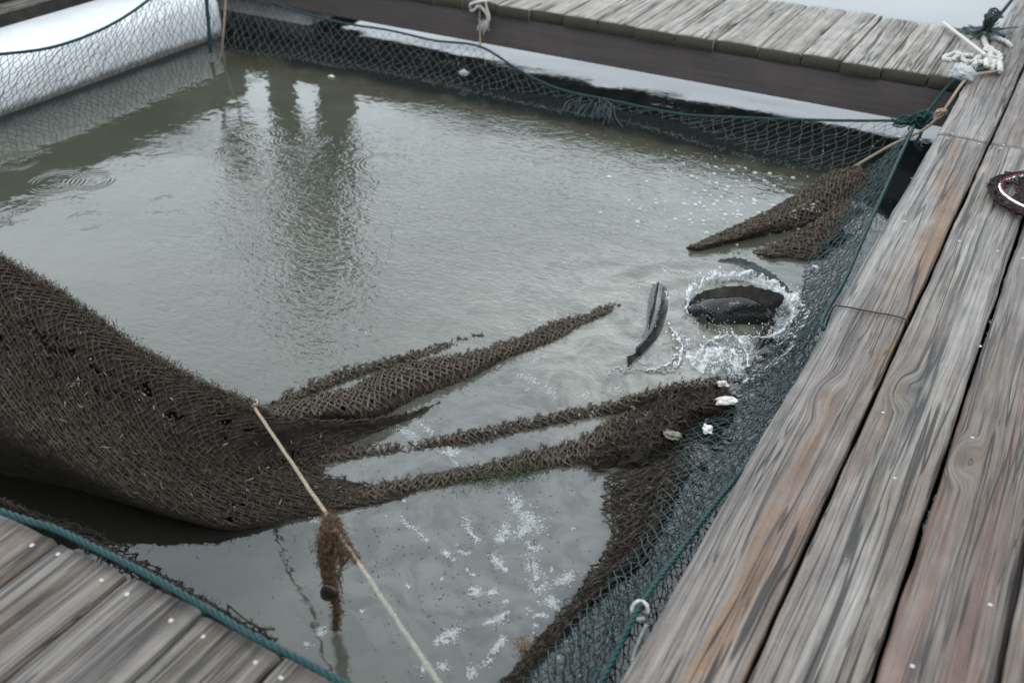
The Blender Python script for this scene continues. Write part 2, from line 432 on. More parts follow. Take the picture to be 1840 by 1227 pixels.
M['twine'] = plain('green_net_twine', (.020, .036, .037), (.062, .090, .086), 60, .7, 0)
M['twine_old'] = plain('old_twine', (0.010, 0.027, 0.027), (0.027, 0.053, 0.051), 60, .7, 0)
M['twine_dark'] = plain('dark_wet_twine', (.010, .022, .025), (.026, .045, .048), 60, .5, 0)
M['twine_grey'] = plain('silted_grey_twine', (0.048, 0.053, 0.048), (0.120, 0.120, 0.108), 40, .8, 0)
M['teal'] = plain('teal_rope_fibre', (0.0044, 0.0256, 0.0268), (0.0118, 0.0518, 0.0518), 90, .6, .0005)
M['green_rope'] = plain('dark_green_rope_fibre', (.006, .028, .026), (.016, .058, .052), 120, .7, .0005)
M['tan'] = plain('tan_cord_fibre', (.17, .125, .09), (.36, .29, .22), 130, .9, .0006)
M['pale_cord'] = plain('grey_green_cord', (.15, .16, .12), (.28, .29, .24), 130, .9, .0006)
M['white_rope'] = plain('dirty_white_rope', (0.3570, 0.3400, 0.3145), (0.5780, 0.5610, 0.5355), 90, .9, .0008)
M['foul'] = plain('silt_brown_growth', (0.0123, 0.0087, 0.0061), (0.0562, 0.0430, 0.0320), 55, .80, 0, .22, 0, 5)
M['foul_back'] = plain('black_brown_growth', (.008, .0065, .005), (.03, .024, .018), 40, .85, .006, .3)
M['foul_dry'] = plain('dull_tan_growth', (0.0321, 0.0234, 0.0164), (0.1152, 0.0910, 0.0715), 60, .85, 0, .2, 0, 5)
M['algae'] = plain('rusty_brown_algae', (0.0360, 0.0208, 0.0096), (0.1200, 0.0720, 0.0400), 80, .8, 0, .3)
M['green_algae'] = plain('green_algae', (.03, .045, .018), (.09, .11, .05), 80, .8, 0, .3)
M['mussel'] = plain('black_mussel_shell', (.008, .007, .006), (.03, .024, .016), 30, .35, .001, .5)
M['shell'] = plain('white_oyster_shell', (0.3444, 0.3116, 0.2788), (0.6724, 0.6478, 0.6232), 55, .6, .004)
M['shell_green'] = plain('green_grey_shell', (.05, .05, .035), (.16, .15, .10), 45, .4, .002, .5)
M['steel'] = plain('bright_steel', (.55, .56, .58), (.75, .76, .78), 40, .25, 0, .5, .9)
M['maroon'] = plain('dark_maroon_mesh', (.012, .008, .009), (.05, .028, .03), 120, .8, 0)
M['red_twine'] = plain('red_lashing', (.10, .015, .025), (.22, .06, .07), 120, .7, 0)

# water: murk seen through the surface, sky mirrored in it
RINGS = [(300, 368, .075, 1.0), (265, 395, .065, .6), (155, 398, .075, .8), (165, 325, .075, 1.2), (102, 327, .10, 1.0), (690, 296, .11, 1.3),
         (545, 250, .11, 1.0), (470, 242, .08, .8), (165, 490, .10, .25), (275, 560, .11, .25), (60, 500, .09, .3), (30, 290, .09, .8), (420, 275, .07, .7), (640, 330, .09, .6)]
def water_mat():
    m = bpy.data.materials.new('murky_pen_water'); m.use_nodes = True
    t = m.node_tree; t.nodes.clear(); k = NB(t)
    o = k.n('OutputMaterial'); tc = k.n('TexCoord'); P = tc.outputs['Object']
    sep = k.n('SeparateXYZ'); k.l(P, sep.inputs[0]); x, y, z = sep.outputs
    wv = k.m('MULTIPLY', k.m('SUBTRACT', k.noise(P, 5, 3), .5), .22)
    xx = k.m('ADD', x, wv); yy = k.m('ADD', y, wv)
    # pen outline: right side of the net runs from (-.30,4.4) to (-.28,1.3)
    inside = k.m('MULTIPLY', k.m('SUBTRACT', 1.0, k.sm(xx, -.36, -.18)), k.m('SUBTRACT', 1.0, k.sm(yy, 4.30, 4.46)))
    inside = k.m('MULTIPLY', inside, k.sm(xx, -3.95, -3.85))
    big = k.noise(P, 1.6, 4, .6, .6); med = k.noise(P, 6, 5, .62, 2.2)
    murk = k.ramp(big, [(.32, (0.0554, 0.0594, 0.0436)), (.55, (0.0766, 0.0792, 0.0581)), (.72, (0.1030, 0.1016, 0.0766))])
    dist = k.vm('DISTANCE', k.vm('MULTIPLY', P, (1, 1, 0)), (-.62, 2.75, 0))
    mud = k.m('MULTIPLY', k.m('SUBTRACT', 1.0, k.sm(k.m('ADD', dist, k.m('MULTIPLY', k.m('SUBTRACT', med, .5), .7)), .15, .95)), .85)
    murk = k.mix(mud, murk, k.mix(k.sm(med, .36, .62), (.105, .102, .083), (.250, .236, .195)))
    dn = k.vm('DISTANCE', k.vm('MULTIPLY', P, (1, 1, 0)), (-.62, 1.75, 0))
    low = k.m('SUBTRACT', 1.0, k.sm(k.m('ADD', dn, k.m('MULTIPLY', k.m('SUBTRACT', med, .5), .4)), .3, .75))
    murk = k.mix(k.m('MULTIPLY', low, .8), murk, k.mix(k.sm(med, .34, .64), (.060, .061, .058), (.145, .142, .130)))
    # clear dark water on the near side of the hauled fold
    cl = k.m('MULTIPLY', k.m('SUBTRACT', 1.0, k.sm(xx, -1.15, -.75)), k.m('SUBTRACT', 1.0, k.sm(yy, 1.45, 1.6)))
    murk = k.mix(cl, murk, (.012, .012, .010))
    nb = k.m('MULTIPLY', k.sm(yy, 4.12, 4.40), k.sm(med, .35, .6))          # brown weed on the net just under the surface
    murk = k.mix(k.m('MULTIPLY', nb, .6), murk, (.05, .034, .016))
    colr = k.mix(inside, (.010, .014, .014), murk)
    # fine chop, stronger in the middle of the pen
    md = k.vm('DISTANCE', k.vm('MULTIPLY', P, (1, 1, 0)), (-1.5, 3.05, 0))
    chop = k.m('SUBTRACT', 1.0, k.sm(k.m('ADD', md, k.m('MULTIPLY', k.m('SUBTRACT', big, .5), 1.6)), .2, 1.9))
    chop = k.m('MULTIPLY', chop, inside)
    Pd = k.vm('MULTIPLY', P, (1.0, 1.6, 1))
    n1 = k.noise(Pd, 26, 2, .5, .8); n2 = k.noise(Pd, 60, 2, .5, .5); n3 = k.noise(P, 9, 2)
    h = k.m('MULTIPLY', k.m('SUBTRACT', n1, .5), k.m('MULTIPLY_ADD', chop, .0030, .00030))
    h = k.m('ADD', h, k.m('MULTIPLY', k.m('SUBTRACT', n2, .5), k.m('MULTIPLY_ADD', chop, .0011, .00004)))
    h = k.m('ADD', h, k.m('MULTIPLY', k.m('SUBTRACT', n3, .5), k.m('MULTIPLY_ADD', inside, .0020, .0003)))
    for (u, v, r_, a) in RINGS:
        c = at(u, v, 0); d = k.vm('DISTANCE', k.vm('MULTIPLY', P, (1, 1, 0)), (float(c[0]), float(c[1]), 0.0))
        q = k.m('MULTIPLY', k.m('SUBTRACT', d, r_), 1/.026)
        env = k.m('EXPONENT', k.m('MULTIPLY', k.m('MULTIPLY', q, q), -1.0))
        inner = k.m('MULTIPLY', k.m('SUBTRACT', 1.0, k.sm(d, 0.0, r_*.7)), .35)
        s = k.m('MULTIPLY', k.m('SINE', k.m('MULTIPLY', d, 2*PI/.019)), k.m('ADD', env, inner))
        h = k.m('MULTIPLY_ADD', s, a*.00032, h)
    # wavelets spreading from the thrashing fish
    df = k.vm('DISTANCE', k.vm('MULTIPLY', P, (1, 1, 0)), (-.42, 3.05, 0))
    dw = k.m('ADD', df, k.m('MULTIPLY', k.m('SUBTRACT', k.noise(P, 3.2, 3), .5), .5))
    wl = k.m('MULTIPLY', k.m('SINE', k.m('MULTIPLY', dw, 2*PI/.07)), k.m('MULTIPLY', k.m('MULTIPLY', k.m('SUBTRACT', 1.0, k.sm(df, .15, 1.3)), k.sm(med, .4, .7)), .0008))
    h = k.m('ADD', h, wl)
    nrm = k.bump(h, 1.0, 1.0)
    df_ = k.n('BsdfDiffuse'); k.l(colr, df_.inputs[0])
    tr = k.n('BsdfTransparent'); tr.inputs[0].default_value = (.80, .80, .76, 1)
    body = k.n('MixShader'); k.l(k.m('MULTIPLY_ADD', inside, -.02, .36), body.inputs[0]); k.l(df_.outputs[0], body.inputs[1]); k.l(tr.outputs[0], body.inputs[2])
    gl = k.n('BsdfGlossy'); gl.inputs['Roughness'].default_value = .02; k.l(nrm, gl.inputs['Normal'])
    fr = k.n('Fresnel'); fr.inputs['IOR'].default_value = 1.54; k.l(nrm, fr.inputs['Normal'])
    mx = k.n('MixShader'); k.l(fr.outputs[0], mx.inputs[0]); k.l(body.outputs[0], mx.inputs[1]); k.l(gl.outputs[0], mx.inputs[2])
    k.l(mx.outputs[0], o.inputs[0])
    m2 = bpy.data.materials.new('deep_murk'); m2.use_nodes = True; t2 = m2.node_tree; k2 = NB(t2); b2 = t2.nodes['Principled BSDF']
    tc2 = k2.n('TexCoord'); s2 = k2.n('SeparateXYZ'); k2.l(tc2.outputs['Object'], s2.inputs[0])
    ins = k2.m('MULTIPLY', k2.m('SUBTRACT', 1.0, k2.sm(s2.outputs[0], -.36, -.18)), k2.m('SUBTRACT', 1.0, k2.sm(s2.outputs[1], 4.30, 4.46)))
    ins = k2.m('MULTIPLY', ins, k2.sm(s2.outputs[0], -3.95, -3.85))
    bb = k2.noise(tc2.outputs['Object'], 3, 3)
    k2.l(k2.mix(ins, (.008, .011, .011), k2.mix(bb, (.075, .076, .058), (.115, .112, .088))), b2.inputs['Base Color']); b2.inputs['Roughness'].default_value = 1; b2.inputs['Specular IOR Level'].default_value = 0
    return m, m2
M['water'], M['murk'] = water_mat()
def grow(a, b, step, far):
    mid = np.arange(a, b+step/2, step); g = []; d = step; x = 0
    while x < far: d *= 1.35; x += d; g.append(x)
    g = np.array(g); return np.concatenate([a-g[::-1], mid, b+g])
gx = grow(-4.3, .3, .014, 400); gy = grow(.8, 6.2, .014, 400)
X, Y = np.meshgrid(gx, gy)
FX, FY = -.42, 3.05
def water_z(X, Y):
    d = np.hypot(X-FX, Y-FY)
    near = np.exp(-(d/1.2)**2); out_ = np.clip((Y-4.4)/.3, 0, 1)
    z = .0030*fbm(X*2.2, Y*2.6, 3, 3)+.0034*near*fbm(X*9, Y*9, 8, 3)
    z += .013*np.exp(-(d/.42)**2)*fbm(X*11, Y*11, 21, 3)
    z += .0050*np.sin((d+.22*fbm(X*2.5, Y*2.5, 5))*2*PI/.15)*np.exp(-((d-.30)/.28)**2)*(.5+fbm(X*4, Y*4, 31))
    z += out_*(.0045*fbm(X*1.1, Y*4.5, 17, 2)+.010*np.clip((Y-5.7)/.3, 0, 1)*fbm(X*1.0, Y*3.2, 27, 2))
    far_ = np.clip((np.hypot(X+2, Y-3)-6)/4, 0, 1)
    return z*(1-far_)
Gw = np.stack([X, Y, water_z(X, Y)], -1)
V, Q = sheet(Gw)
tag(mesh('water', V, Q, M['water']), kind='structure')
Gm = np.stack([X[::12, ::12], Y[::12, ::12], np.full_like(X[::12, ::12], -.16)], -1)
V, Q = sheet(Gm); tag(mesh('water_bed', V, Q, M['murk']), kind='structure')

# ------------------------------------------------------------------ walkways
DZ = .34
def plank(name, L, wd, th, mats, parent, loc, rotz=0.0, seed=0, rag=.004, bev=.009):
    """board along local y from 0 to L, top at z=0, worn edges, uneven ends"""
    n = max(8, int(L/.035)); ys = np.linspace(0, L, n+1)
    prof = [(-.5, -th), (-.5, -bev), (-.5+bev*.35/wd, -bev*.3), (-.5+bev/wd, 0)]
    tops = [(f, 0) for f in (-.3, -.1, .1, .3)]
    prof = prof+tops+[(-a, b_) for a, b_ in prof[::-1]]
    m = len(prof); V = []
    for j, y_ in enumerate(ys):
        eL = vnoise(y_*5, seed*3.7, 1)*rag+vnoise(y_*19, seed*1.7, 2)*rag*.6; eR = vnoise(y_*5, seed*5.1, 3)*rag+vnoise(y_*19, seed*2.9, 4)*rag*.6
        for (f, zz) in prof:
            xx = f*wd+(eL if f < 0 else eR)*min(1, abs(f)*3)
            dz = vnoise(y_*2, seed*2.2, 6)*.003-.0025*(f*2)**2*(zz > -.02)+vnoise(f*9, y_*7+seed*13, 8)*.0016*(zz > -.02)
            yy = y_
            if j in (0, n): yy += vnoise(f*7, seed*4.1+j, 9)*.010*(1 if j else -1)
            V.append((xx, yy, zz+dz))
    V = np.array(V)
    i = np.arange(n)[:, None]*m; j = np.arange(m)[None, :]; k_ = (j+1) % m
    Q = np.stack([i+j, i+k_, i+m+k_, i+m+j], -1).reshape(-1, 4)[:, ::-1]
    # end caps as fans
    c0 = len(V); V = np.vstack([V, V[:m].mean(0), V[-m:].mean(0)])
    T = [[c0, (q+1) % m, q] for q in range(m)]+[[c0+1, n*m+q, n*m+(q+1) % m] for q in range(m)]
    T = np.array(T)[:, ::-1]
    o = mesh(name, V, [Q, T], mats, parent, True, np.concatenate([np.zeros(len(Q)), np.ones(len(T))]))
    o.location = Vector(loc)-Vector(parent.location); o.rotation_euler = (0, 0, rotz)
    return o
nv_, nq_ = sphere_template(10, 3, True)
NAIL = {}
def nail(px, x, y, z, r=.0046, mat='nail'):
    key = (mat,)
    if key not in NAIL:
        b = Bag(); b.add(nv_*np.array([1, 1, .45])*1.0, nq_); o = b.build('nail', M[mat]); NAIL[key] = o.data
        bpy.data.objects.remove(o)
    o = bpy.data.objects.new('nail', NAIL[key]); COL.objects.link(o); o.parent = px
    pl = px.location+px.parent.location
    o.location = (x-pl.x, y-pl.y, z-pl.z); o.scale = (r*random.uniform(.85, 1.15), r*random.uniform(.85, 1.15), r)
    return o
def box(name, x0, x1, y0, y1, z0, z1, mat, parent=None, bev=.008, n=1):
    import bmesh
    bm = bmesh.new(); bmesh.ops.create_cube(bm, size=1)
    for v in bm.verts: v.co = ((x0+x1)/2+v.co.x*(x1-x0), (y0+y1)/2+v.co.y*(y1-y0), (z0+z1)/2+v.co.z*(z1-z0))
    if bev: bmesh.ops.bevel(bm, geom=bm.edges[:], offset=bev, segments=2, affect='EDGES', profile=.6)
    me = bpy.data.meshes.new(name); bm.to_mesh(me); bm.free(); me.materials.append(mat)
    o = bpy.data.objects.new(name, me); COL.objects.link(o)
    if parent is not None: o.parent = parent; o.location = [-c for c in parent.location]
    return o
PW = .1963; GAP = .0045
# right-hand walkway, boards lengthwise
side = thing('wooden_walkway', 'long weathered plank walkway with boards laid lengthwise, streaked grey, orange and red', 'walkway', (.4, 3, 0))
sp = []
YJ = at(1700, 243, DZ)[1]
spans = {0: [(-1.2, YJ), (YJ, 8.2)], 1: [(-1.2, YJ), (YJ, 8.2)], 2: [(-1.2, YJ), (YJ, 8.2)], 3: [(-1.2, 3.3), (3.3, 8.2)], 4: [(-1.2, 5.0), (5.0, 8.2)]}
dm = {0: 'deck_orange', 1: 'deck', 2: 'deck_red', 3: 'deck', 4: 'deck'}
for kx, ss in spans.items():
    for q, (a, b_) in enumerate(ss):
        sp.append((kx, a, b_, plank('plank', b_-a-.006, PW-2*GAP, .045, [M[dm[kx]] if q == 0 else M['deck'], M['end']], side, ((kx+.5)*PW, a+.003, DZ), 0, kx*3+q+1, .005, .010)))
for xa in (.02, .55, .90): box('bearer', xa, xa+.075, -1.2, 8.2, .12, DZ-.0475, M['beam'], side)
def side_nail(u, v, r=.0048, mat='nail'):
    p = at(u, v, DZ+.001)
    for kx, a, b_, o in sp:
        if kx*PW <= p[0] < (kx+1)*PW and a <= p[1] < b_: nail(o, p[0], p[1], DZ-.001, r, mat)
for u, v in [(1587, 740), (1748, 785), (1724, 432), (1793, 450), (1838, 463), (1711, 239), (1703, 248), (1766, 251), (1760, 258), (1804, 260), (1799, 266), (1626, 398), (1762, 621), (1608, 858), (1520, 1004), (1780, 1085), (1835, 148), (1806, 55), (1640, 1195)]: side_nail(u, v)
# near walkway, board ends towards the pen
YN = .952
near = thing('wooden_walkway', 'grey planks in the bottom left corner, ends at teal rope, dotted with nails', 'walkway', (-1.2, .5, 0))
nx = [-2.36, -2.155, -1.95, -1.75, -1.545, -1.335, -1.132, -.938, -.745, -.55, -.345, -.14]
npk = []
for i in range(len(nx)-1):
    a, b_ = nx[i], nx[i+1]
    e = YN+vnoise(i*1.7, 3.3, 5)*.02
    npk.append((a, b_, plank('plank', e+.30, b_-a-.007, .045, [M['near'], M['end']], near, ((a+b_)/2, -.30, DZ-abs(vnoise(i*2.3, 1, 4))*.004), 0, 40+i, .004, .010)))
box('bearer', -2.4, -.1, .80, .875, .16, DZ-.052, M['beam'], near); box('bearer', -2.4, -.1, -.2, -.12, .16, DZ-.052, M['beam'], near)
for u, v in [(57, 978), (104, 994), (182, 1041), (228, 1066), (307, 1113), (365, 1142), (459, 1188), (505, 1216)]:
    p = at(u, v, DZ)
    for a, b_, o in npk:
        if a <= p[0] < b_: nail(o, p[0], p[1], DZ-.002, .0050, random.choice(['nail', 'nail', 'nail_rust']))
# far walkway: short cross boards on a deep dark beam
YF, YB = 4.944, 5.80
far = thing('wooden_walkway', 'pale grey cross-board walkway on a deep dark beam at the back of the pen', 'walkway', (-2, 5.3, 0))
fx = [-.005, -.16, -.365, -.55, -.735, -.945, -1.16]
while fx[-1] > -5.4: fx.append(fx[-1]-random.uniform(.185, .215))
fpk = []
for i in range(len(fx)-1):
    b_, a = fx[i], fx[i+1]
    f0 = YF-.012+vnoise(i*2.1, 7, 3)*.02
    fpk.append((a, b_, plank('plank', YB-f0+vnoise(i*1.9, 5, 2)*.04, b_-a-.0075, .058, [M['pale'], M['end']], far, ((a+b_)/2, f0, DZ+vnoise(i*3.1, 9, 2)*.006), 0, 80+i, .003, .0045)))
box('beam', -5.4, -.02, YF, YF+.07, .112, DZ-.061, M['beam'], far, .006)
box('beam', -5.4, -.02, 5.30, 5.37, .235, DZ-.061, M['beam'], far, .006)
for u, v in [(1366, 83), (1411, 97), (1444, 108), (1485, 108), (1563, 115), (1594, 120), (1642, 128), (1486, 15), (1565, 24), (1290, 55), (1330, 70), (1240, 63), (1190, 45), (1120, 36), (1060, 25), (1000, 17), (1020, 8), (1375, 8), (1650, 42), (1692, 47), (1285, 68), (1518, 112)]:
    p = at(u, v, DZ)
    for a, b_, o in fpk:
        if a <= p[0] < b_ and YF < p[1] < YB: nail(o, p[0], p[1], DZ+.001, .0042, random.choice(['nail', 'nail_rust', 'nail']))

# ------------------------------------------------------------------ floats and the platform at the left
def float_block(name, label, x0, x1, y0, y1, z0, z1, mat, rad, axis='y', group=None):
    n = 20; a = np.arange(n)*2*PI/n
    cx, cz = ((x0+x1)/2 if axis == 'y' else (y0+y1)/2), (z0+z1)/2
    hx, hz = ((x1-x0)/2 if axis == 'y' else (y1-y0)/2), (z1-z0)/2
    l0, l1 = (y0, y1) if axis == 'y' else (x0, x1)
    ls = [(l0, .90), (l0+.015, .97), (l0+.05, 1)]+[(l0+(l1-l0)*t, 1) for t in np.linspace(.08, .92, 12)]+[(l1-.05, 1), (l1-.015, .97), (l1, .90)]
    V = []
    for l, s in ls:
        for q in a:
            c, s_ = math.cos(q), math.sin(q); e = 2/rad
            X_ = math.copysign(abs(c)**e, c)*hx*s; Z_ = math.copysign(abs(s_)**e, s_)*hz*s
            V.append((cx+X_, l, cz+Z_) if axis == 'y' else (l, cx+X_, cz+Z_))
    V = np.array(V); m = len(ls)
    i = np.arange(m-1)[:, None]*n; j = np.arange(n)[None, :]; k_ = (j+1) % n
    Q = np.stack([i+j, i+k_, i+n+k_, i+n+j], -1).reshape(-1, 4)
    if axis == 'x': Q = Q[:, ::-1]
    V = np.vstack([V, V[:n].mean(0), V[-n:].mean(0)])
    T = np.array([[m*n, (q+1) % n, q] for q in range(n)]+[[m*n+1, (m-1)*n+q, (m-1)*n+(q+1) % n] for q in range(n)])
    o = mesh(name, V, [Q, T], mat)
    return tag(o, label, 'float', group)
float_block('foam_float', 'long white float under the dark platform, behind the sagging net', -4.68, -4.02, 1.2, 4.62, -.12, .275, M['float'], 4)
float_block('foam_float', 'shaded grey float half hidden behind the netting in the back corner', -5.1, -3.72, 5.02, 5.62, -.15, .105, M['float_grey'], 4, 'x')
plat = thing('timber_platform', 'dark timber platform over the white float in the top left corner', 'platform', (-4.8, 3, 0))
for i in range(5):
    plank('plank', 6.4, .19, .04, [M['near'], M['end']], plat, (-4.49-i*.2, -1.2, .372), 0, 150+i, .005)
box('side_beam', -4.47, -4.39, -1.2, 5.2, .235, .329, M['black_timber'], plat)
box('side_beam', -5.3, -5.22, -1.2, 5.2, .235, .329, M['black_timber'], plat)
b0 = at_x(150, 40, -4.12)
for yy in (1.9, float(b0[1])-.03, 5.0):
    box('cross_beam', -5.3, -4.10, yy-.07, yy+.05, .150, .2325, M['black_timber'], plat)
box('added_dark_board', -4.50, -4.44, -1.2, 5.2, .374, .65, M['black_timber'], plat)  # unseen board, added and sized for its dark reflection on the water

# ------------------------------------------------------------------ the pen net: one net, its panels, ropes and fouled folds
pen = thing('pen_net', 'blue-green fish pen net with brown fouled folds hauled up out of the murky water', 'net', (-2, 2.8, 0))
def A3(L): return [at(u, v, z) for u, v, z in L]
def AY(L, y): return [at_y(u, v, y) for u, v in L]

# left panel: from the sagging head rope in front of the white float down to the water
lt = [at_x(u, v, -3.80) for u, v in [(-150, 108), (0, 98), (100, 84), (190, 50), (265, 2), (330, -60)]]+[np.array([-3.82, 4.36, .60])]
lb = [np.array([-3.80-.05, y_, -.05]) for y_ in (2.2, 2.75, 3.0, 3.4, 3.8, 4.1, 4.40)]
b = Bag(); G = patch([lt, [(p+q)/2+np.array([-.03, 0, -.02]) for p, q in zip(lt, lb)], lb], 110, 16)
net(b, G, .0014, 1.8, .0045); b.build('netting', M['twine_dark'], pen)
b = Bag(); rope(b, lt, .0075); b.build('head_rope', M['teal'], pen)
# corner lacing rope, thick teal
b = Bag(); rope(b, [at_x(366, -90, -3.80), at_x(371, 0, -3.80), at_x(376, 60, -3.79), at_x(378, 95, -3.80)], .011); b.build('corner_rope', M['teal'], pen)
# far panel
ftop = AY([(380, -70), (480, 0), (600, 38), (700, 55), (780, 73), (862, 84), (930, 125), (985, 153), (1030, 174), (1085, 193), (1220, 206), (1320, 211), (1400, 214), (1520, 217), (1640, 217)], 4.72)
for p in ftop: p[2] = max(p[2], .022)
fb = []
for (u, v) in [(380, 84), (456, 102), (521, 108), (600, 125), (665, 131), (760, 150), (830, 166), (897, 182), (960, 197), (1015, 208), (1120, 226), (1210, 250), (1305, 281), (1392, 299), (1500, 318)]:
    fb.append(at(u, v+8, -.03))
b = Bag(); mid = [(p+q)/2+np.array([0, .02, -.015]) for p, q in zip(ftop, fb)]
G = patch([ftop, mid, fb], 150, 11); net(b, G, .0012, 1.8, .0048); b.build('netting', M['twine_grey'], pen)
b = Bag(); rope(b, ftop, .0065); b.build('head_rope', M['teal'], pen)
# silt and weed gathered where the far panel meets the water
b = Bag(); C = catmull(fb, 500)+np.array([0, .015, .035])
P = C[rng.integers(0, 500, 1500)]+rng.normal(size=(1500, 3))*np.array([.012, .012, .004])
hairs(b, P, .014, .0016, (0, 0, .3)); b.build('silt_fringe', M['twine_grey'], pen)
# bunched netting where the head rope dips to the water
b = Bag()
for (u0, v0, u1, v1) in [(1040, 180, 1015, 205), (1060, 188, 1035, 212), (1090, 188, 1075, 215), (1100, 192, 1088, 226), (1085, 192, 1100, 222), (1070, 190, 1062, 214)]:
    p, q = at(u0, v0, .03), at(u1, v1, .0)
    for _ in range(5): tube(b, catmull([p+rng.normal(size=3)*.008, (p+q)/2+rng.normal(size=3)*.02+np.array([0, 0, .01]), q+rng.normal(size=3)*.02], 10), .0028, 5)
b.build('gathered_twine', M['twine_dark'], pen)

# right panel: head rope beside the right walkway, netting fanning down to the fouled folds
rt = [at_y(1645, 222, 4.66), at_x(1600, 320, -.085), at_x(1555, 420, -.06), at_x(1520, 500, -.035), at_x(1477, 580, -.018), np.array([.03, 2.62, .285]), np.array([.012, 2.40, .30]),
      at_x(1345, 830, -.018), at_x(1290, 900, -.03), at_x(1230, 980, -.04), at_x(1150, 1090, -.05), at_x(1080, 1227, -.045), np.array([-.04, .96, .29])]
for p in rt[1:4]: p[2] = max(p[2], .16)
rb = A3([(1505, 330, .01), (1470, 400, .01), (1448, 470, .01), (1432, 560, .0), (1392, 620, .0), (1330, 700, .02), (1285, 745, .03), (1215, 800, .03), (1160, 880, .01), (1135, 950, .005), (1080, 1030, 0), (940, 1205, 0), (830, 1330, 0)])
rm = [(p*.5+q*.5)+np.array([.0, 0, -.045*min(1, abs(p[2]-q[2])/.2)]) for p, q in zip(rt, rb)]
G = patch([rt, rm, rb], 190, 17)
split = 96
b = Bag(); net(b, G[:, :split+1], .0014, 1.8, .003); b.build('netting', M['twine'], pen)
b = Bag(); net(b, G[:, split:], .0014, 1.8, .003); b.build('netting', M['twine'], pen)
b = Bag(); rope(b, rt, .0065); b.build('head_rope', M['teal'], pen)
# second, slack layer of the same netting close under the first, darker
G2 = patch([[p+np.array([-.004, 0, -.03]) for p in rt], [p+np.array([-.02, .03, -.05]) for p in rm], [p+np.array([-.03, .02, -.005]) for p in rb]], 150, 15)
b = Bag(); net(b, G2[:, 75:], .0012, 1.6, .006); b.build('slack_netting', M['twine_dark'], pen)

def foul(name, rows, nu, nv, r=.0042, hair=14, hl=.013, back=True, wob=.004, mat='foul', holes=None, parent=pen, lift=.006, hw=.0010, bh=0.0):
    """netting thick with growth: fat fuzzy twine over a dark inner layer"""
    G = patch(rows, nu, nv)
    G = G+rng.normal(size=G.shape)*wob
    A, B = diamond(G)
    if holes is not None:
        keep = ~holes((A+B)/2); A2, B2 = A[keep], B[keep]
    else: A2, B2 = A, B
    up = np.array([0, 0, lift])
    b = Bag(); Md = (A2+B2)/2+rng.normal(size=A2.shape)*wob*.5
    rr = r*(.7+.7*rng.random(len(A2)))
    segs(b, A2+up, Md+up, rr, 5); segs(b, Md+up, B2+up, rr, 5); blobs(b, G.reshape(-1, 3)[::2]+up, r*1.7)
    n = int(len(A2)*hair); i = rng.integers(0, len(A2), n); t = rng.random((n, 1))
    P = A2[i]*(1-t)+B2[i]*t+up+rng.normal(size=(n, 3))*r*.6
    hairs(b, P, hl, hw, (0, 0, .45))
    o = b.build(name, M[mat], parent)
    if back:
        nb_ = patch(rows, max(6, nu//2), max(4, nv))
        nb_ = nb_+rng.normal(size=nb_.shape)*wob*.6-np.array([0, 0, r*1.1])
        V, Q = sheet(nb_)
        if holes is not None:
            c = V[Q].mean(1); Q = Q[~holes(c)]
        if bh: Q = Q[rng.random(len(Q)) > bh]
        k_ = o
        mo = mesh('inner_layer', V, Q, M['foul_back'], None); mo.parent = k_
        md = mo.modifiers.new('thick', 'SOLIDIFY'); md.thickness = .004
    return o
# the big fold at the left, hung over a line across the pen
crest = A3([(-330, 305, .60), (-160, 385, .50), (0, 472, .42), (100, 530, .36), (230, 622, .28), (350, 690, .235), (440, 728, .205), (475, 745, .19), (550, 756, .10), (640, 758, .05), (740, 742, .012), (830, 712, -.03)])
lip = A3([(-330, 330, .565), (-160, 425, .465), (0, 530, .385), (100, 590, .325), (230, 668, .25), (350, 722, .21), (440, 748, .185), (485, 768, .155), (545, 778, .07), (620, 786, .012), (700, 782, -.02), (790, 760, -.045)])
low = A3([(-330, 560, .40), (-160, 620, .34), (0, 668, .27), (100, 712, .22), (230, 775, .15), (350, 815, .11), (440, 832, .08), (500, 840, .04), (550, 846, .008), (590, 848, -.014), (640, 848, -.035), (700, 846, -.05)])
edge = A3([(-330, 640, .33), (-160, 715, .26), (0, 772, .20), (100, 817, .15), (200, 870, .095), (305, 912, .055), (405, 938, .025), (530, 926, .008), (610, 914, .004), (690, 900, -.002), (780, 880, -.012), (860, 862, -.03)])
under = [np.array([p[0]-.02, p[1]+.06, -.035]) for p in edge]
def nrand(c): return hash2(np.floor(c[:, 0]*60), np.floor(c[:, 1]*60+c[:, 2]*60), 5)
lipx = np.array([p[0] for p in lip]); lipz = np.array([p[2] for p in lip])
def left_holes(c):
    zl = np.interp(c[:, 0], lipx, lipz)
    band = (c[:, 2] < zl-.005) & (c[:, 2] > zl-.055)
    return band & (nrand(c) > .80)
foul('fouled_fold', [crest, lip, low, edge, under], 180, 50, .0029, 10, .007, True, .0020, 'foul', left_holes)
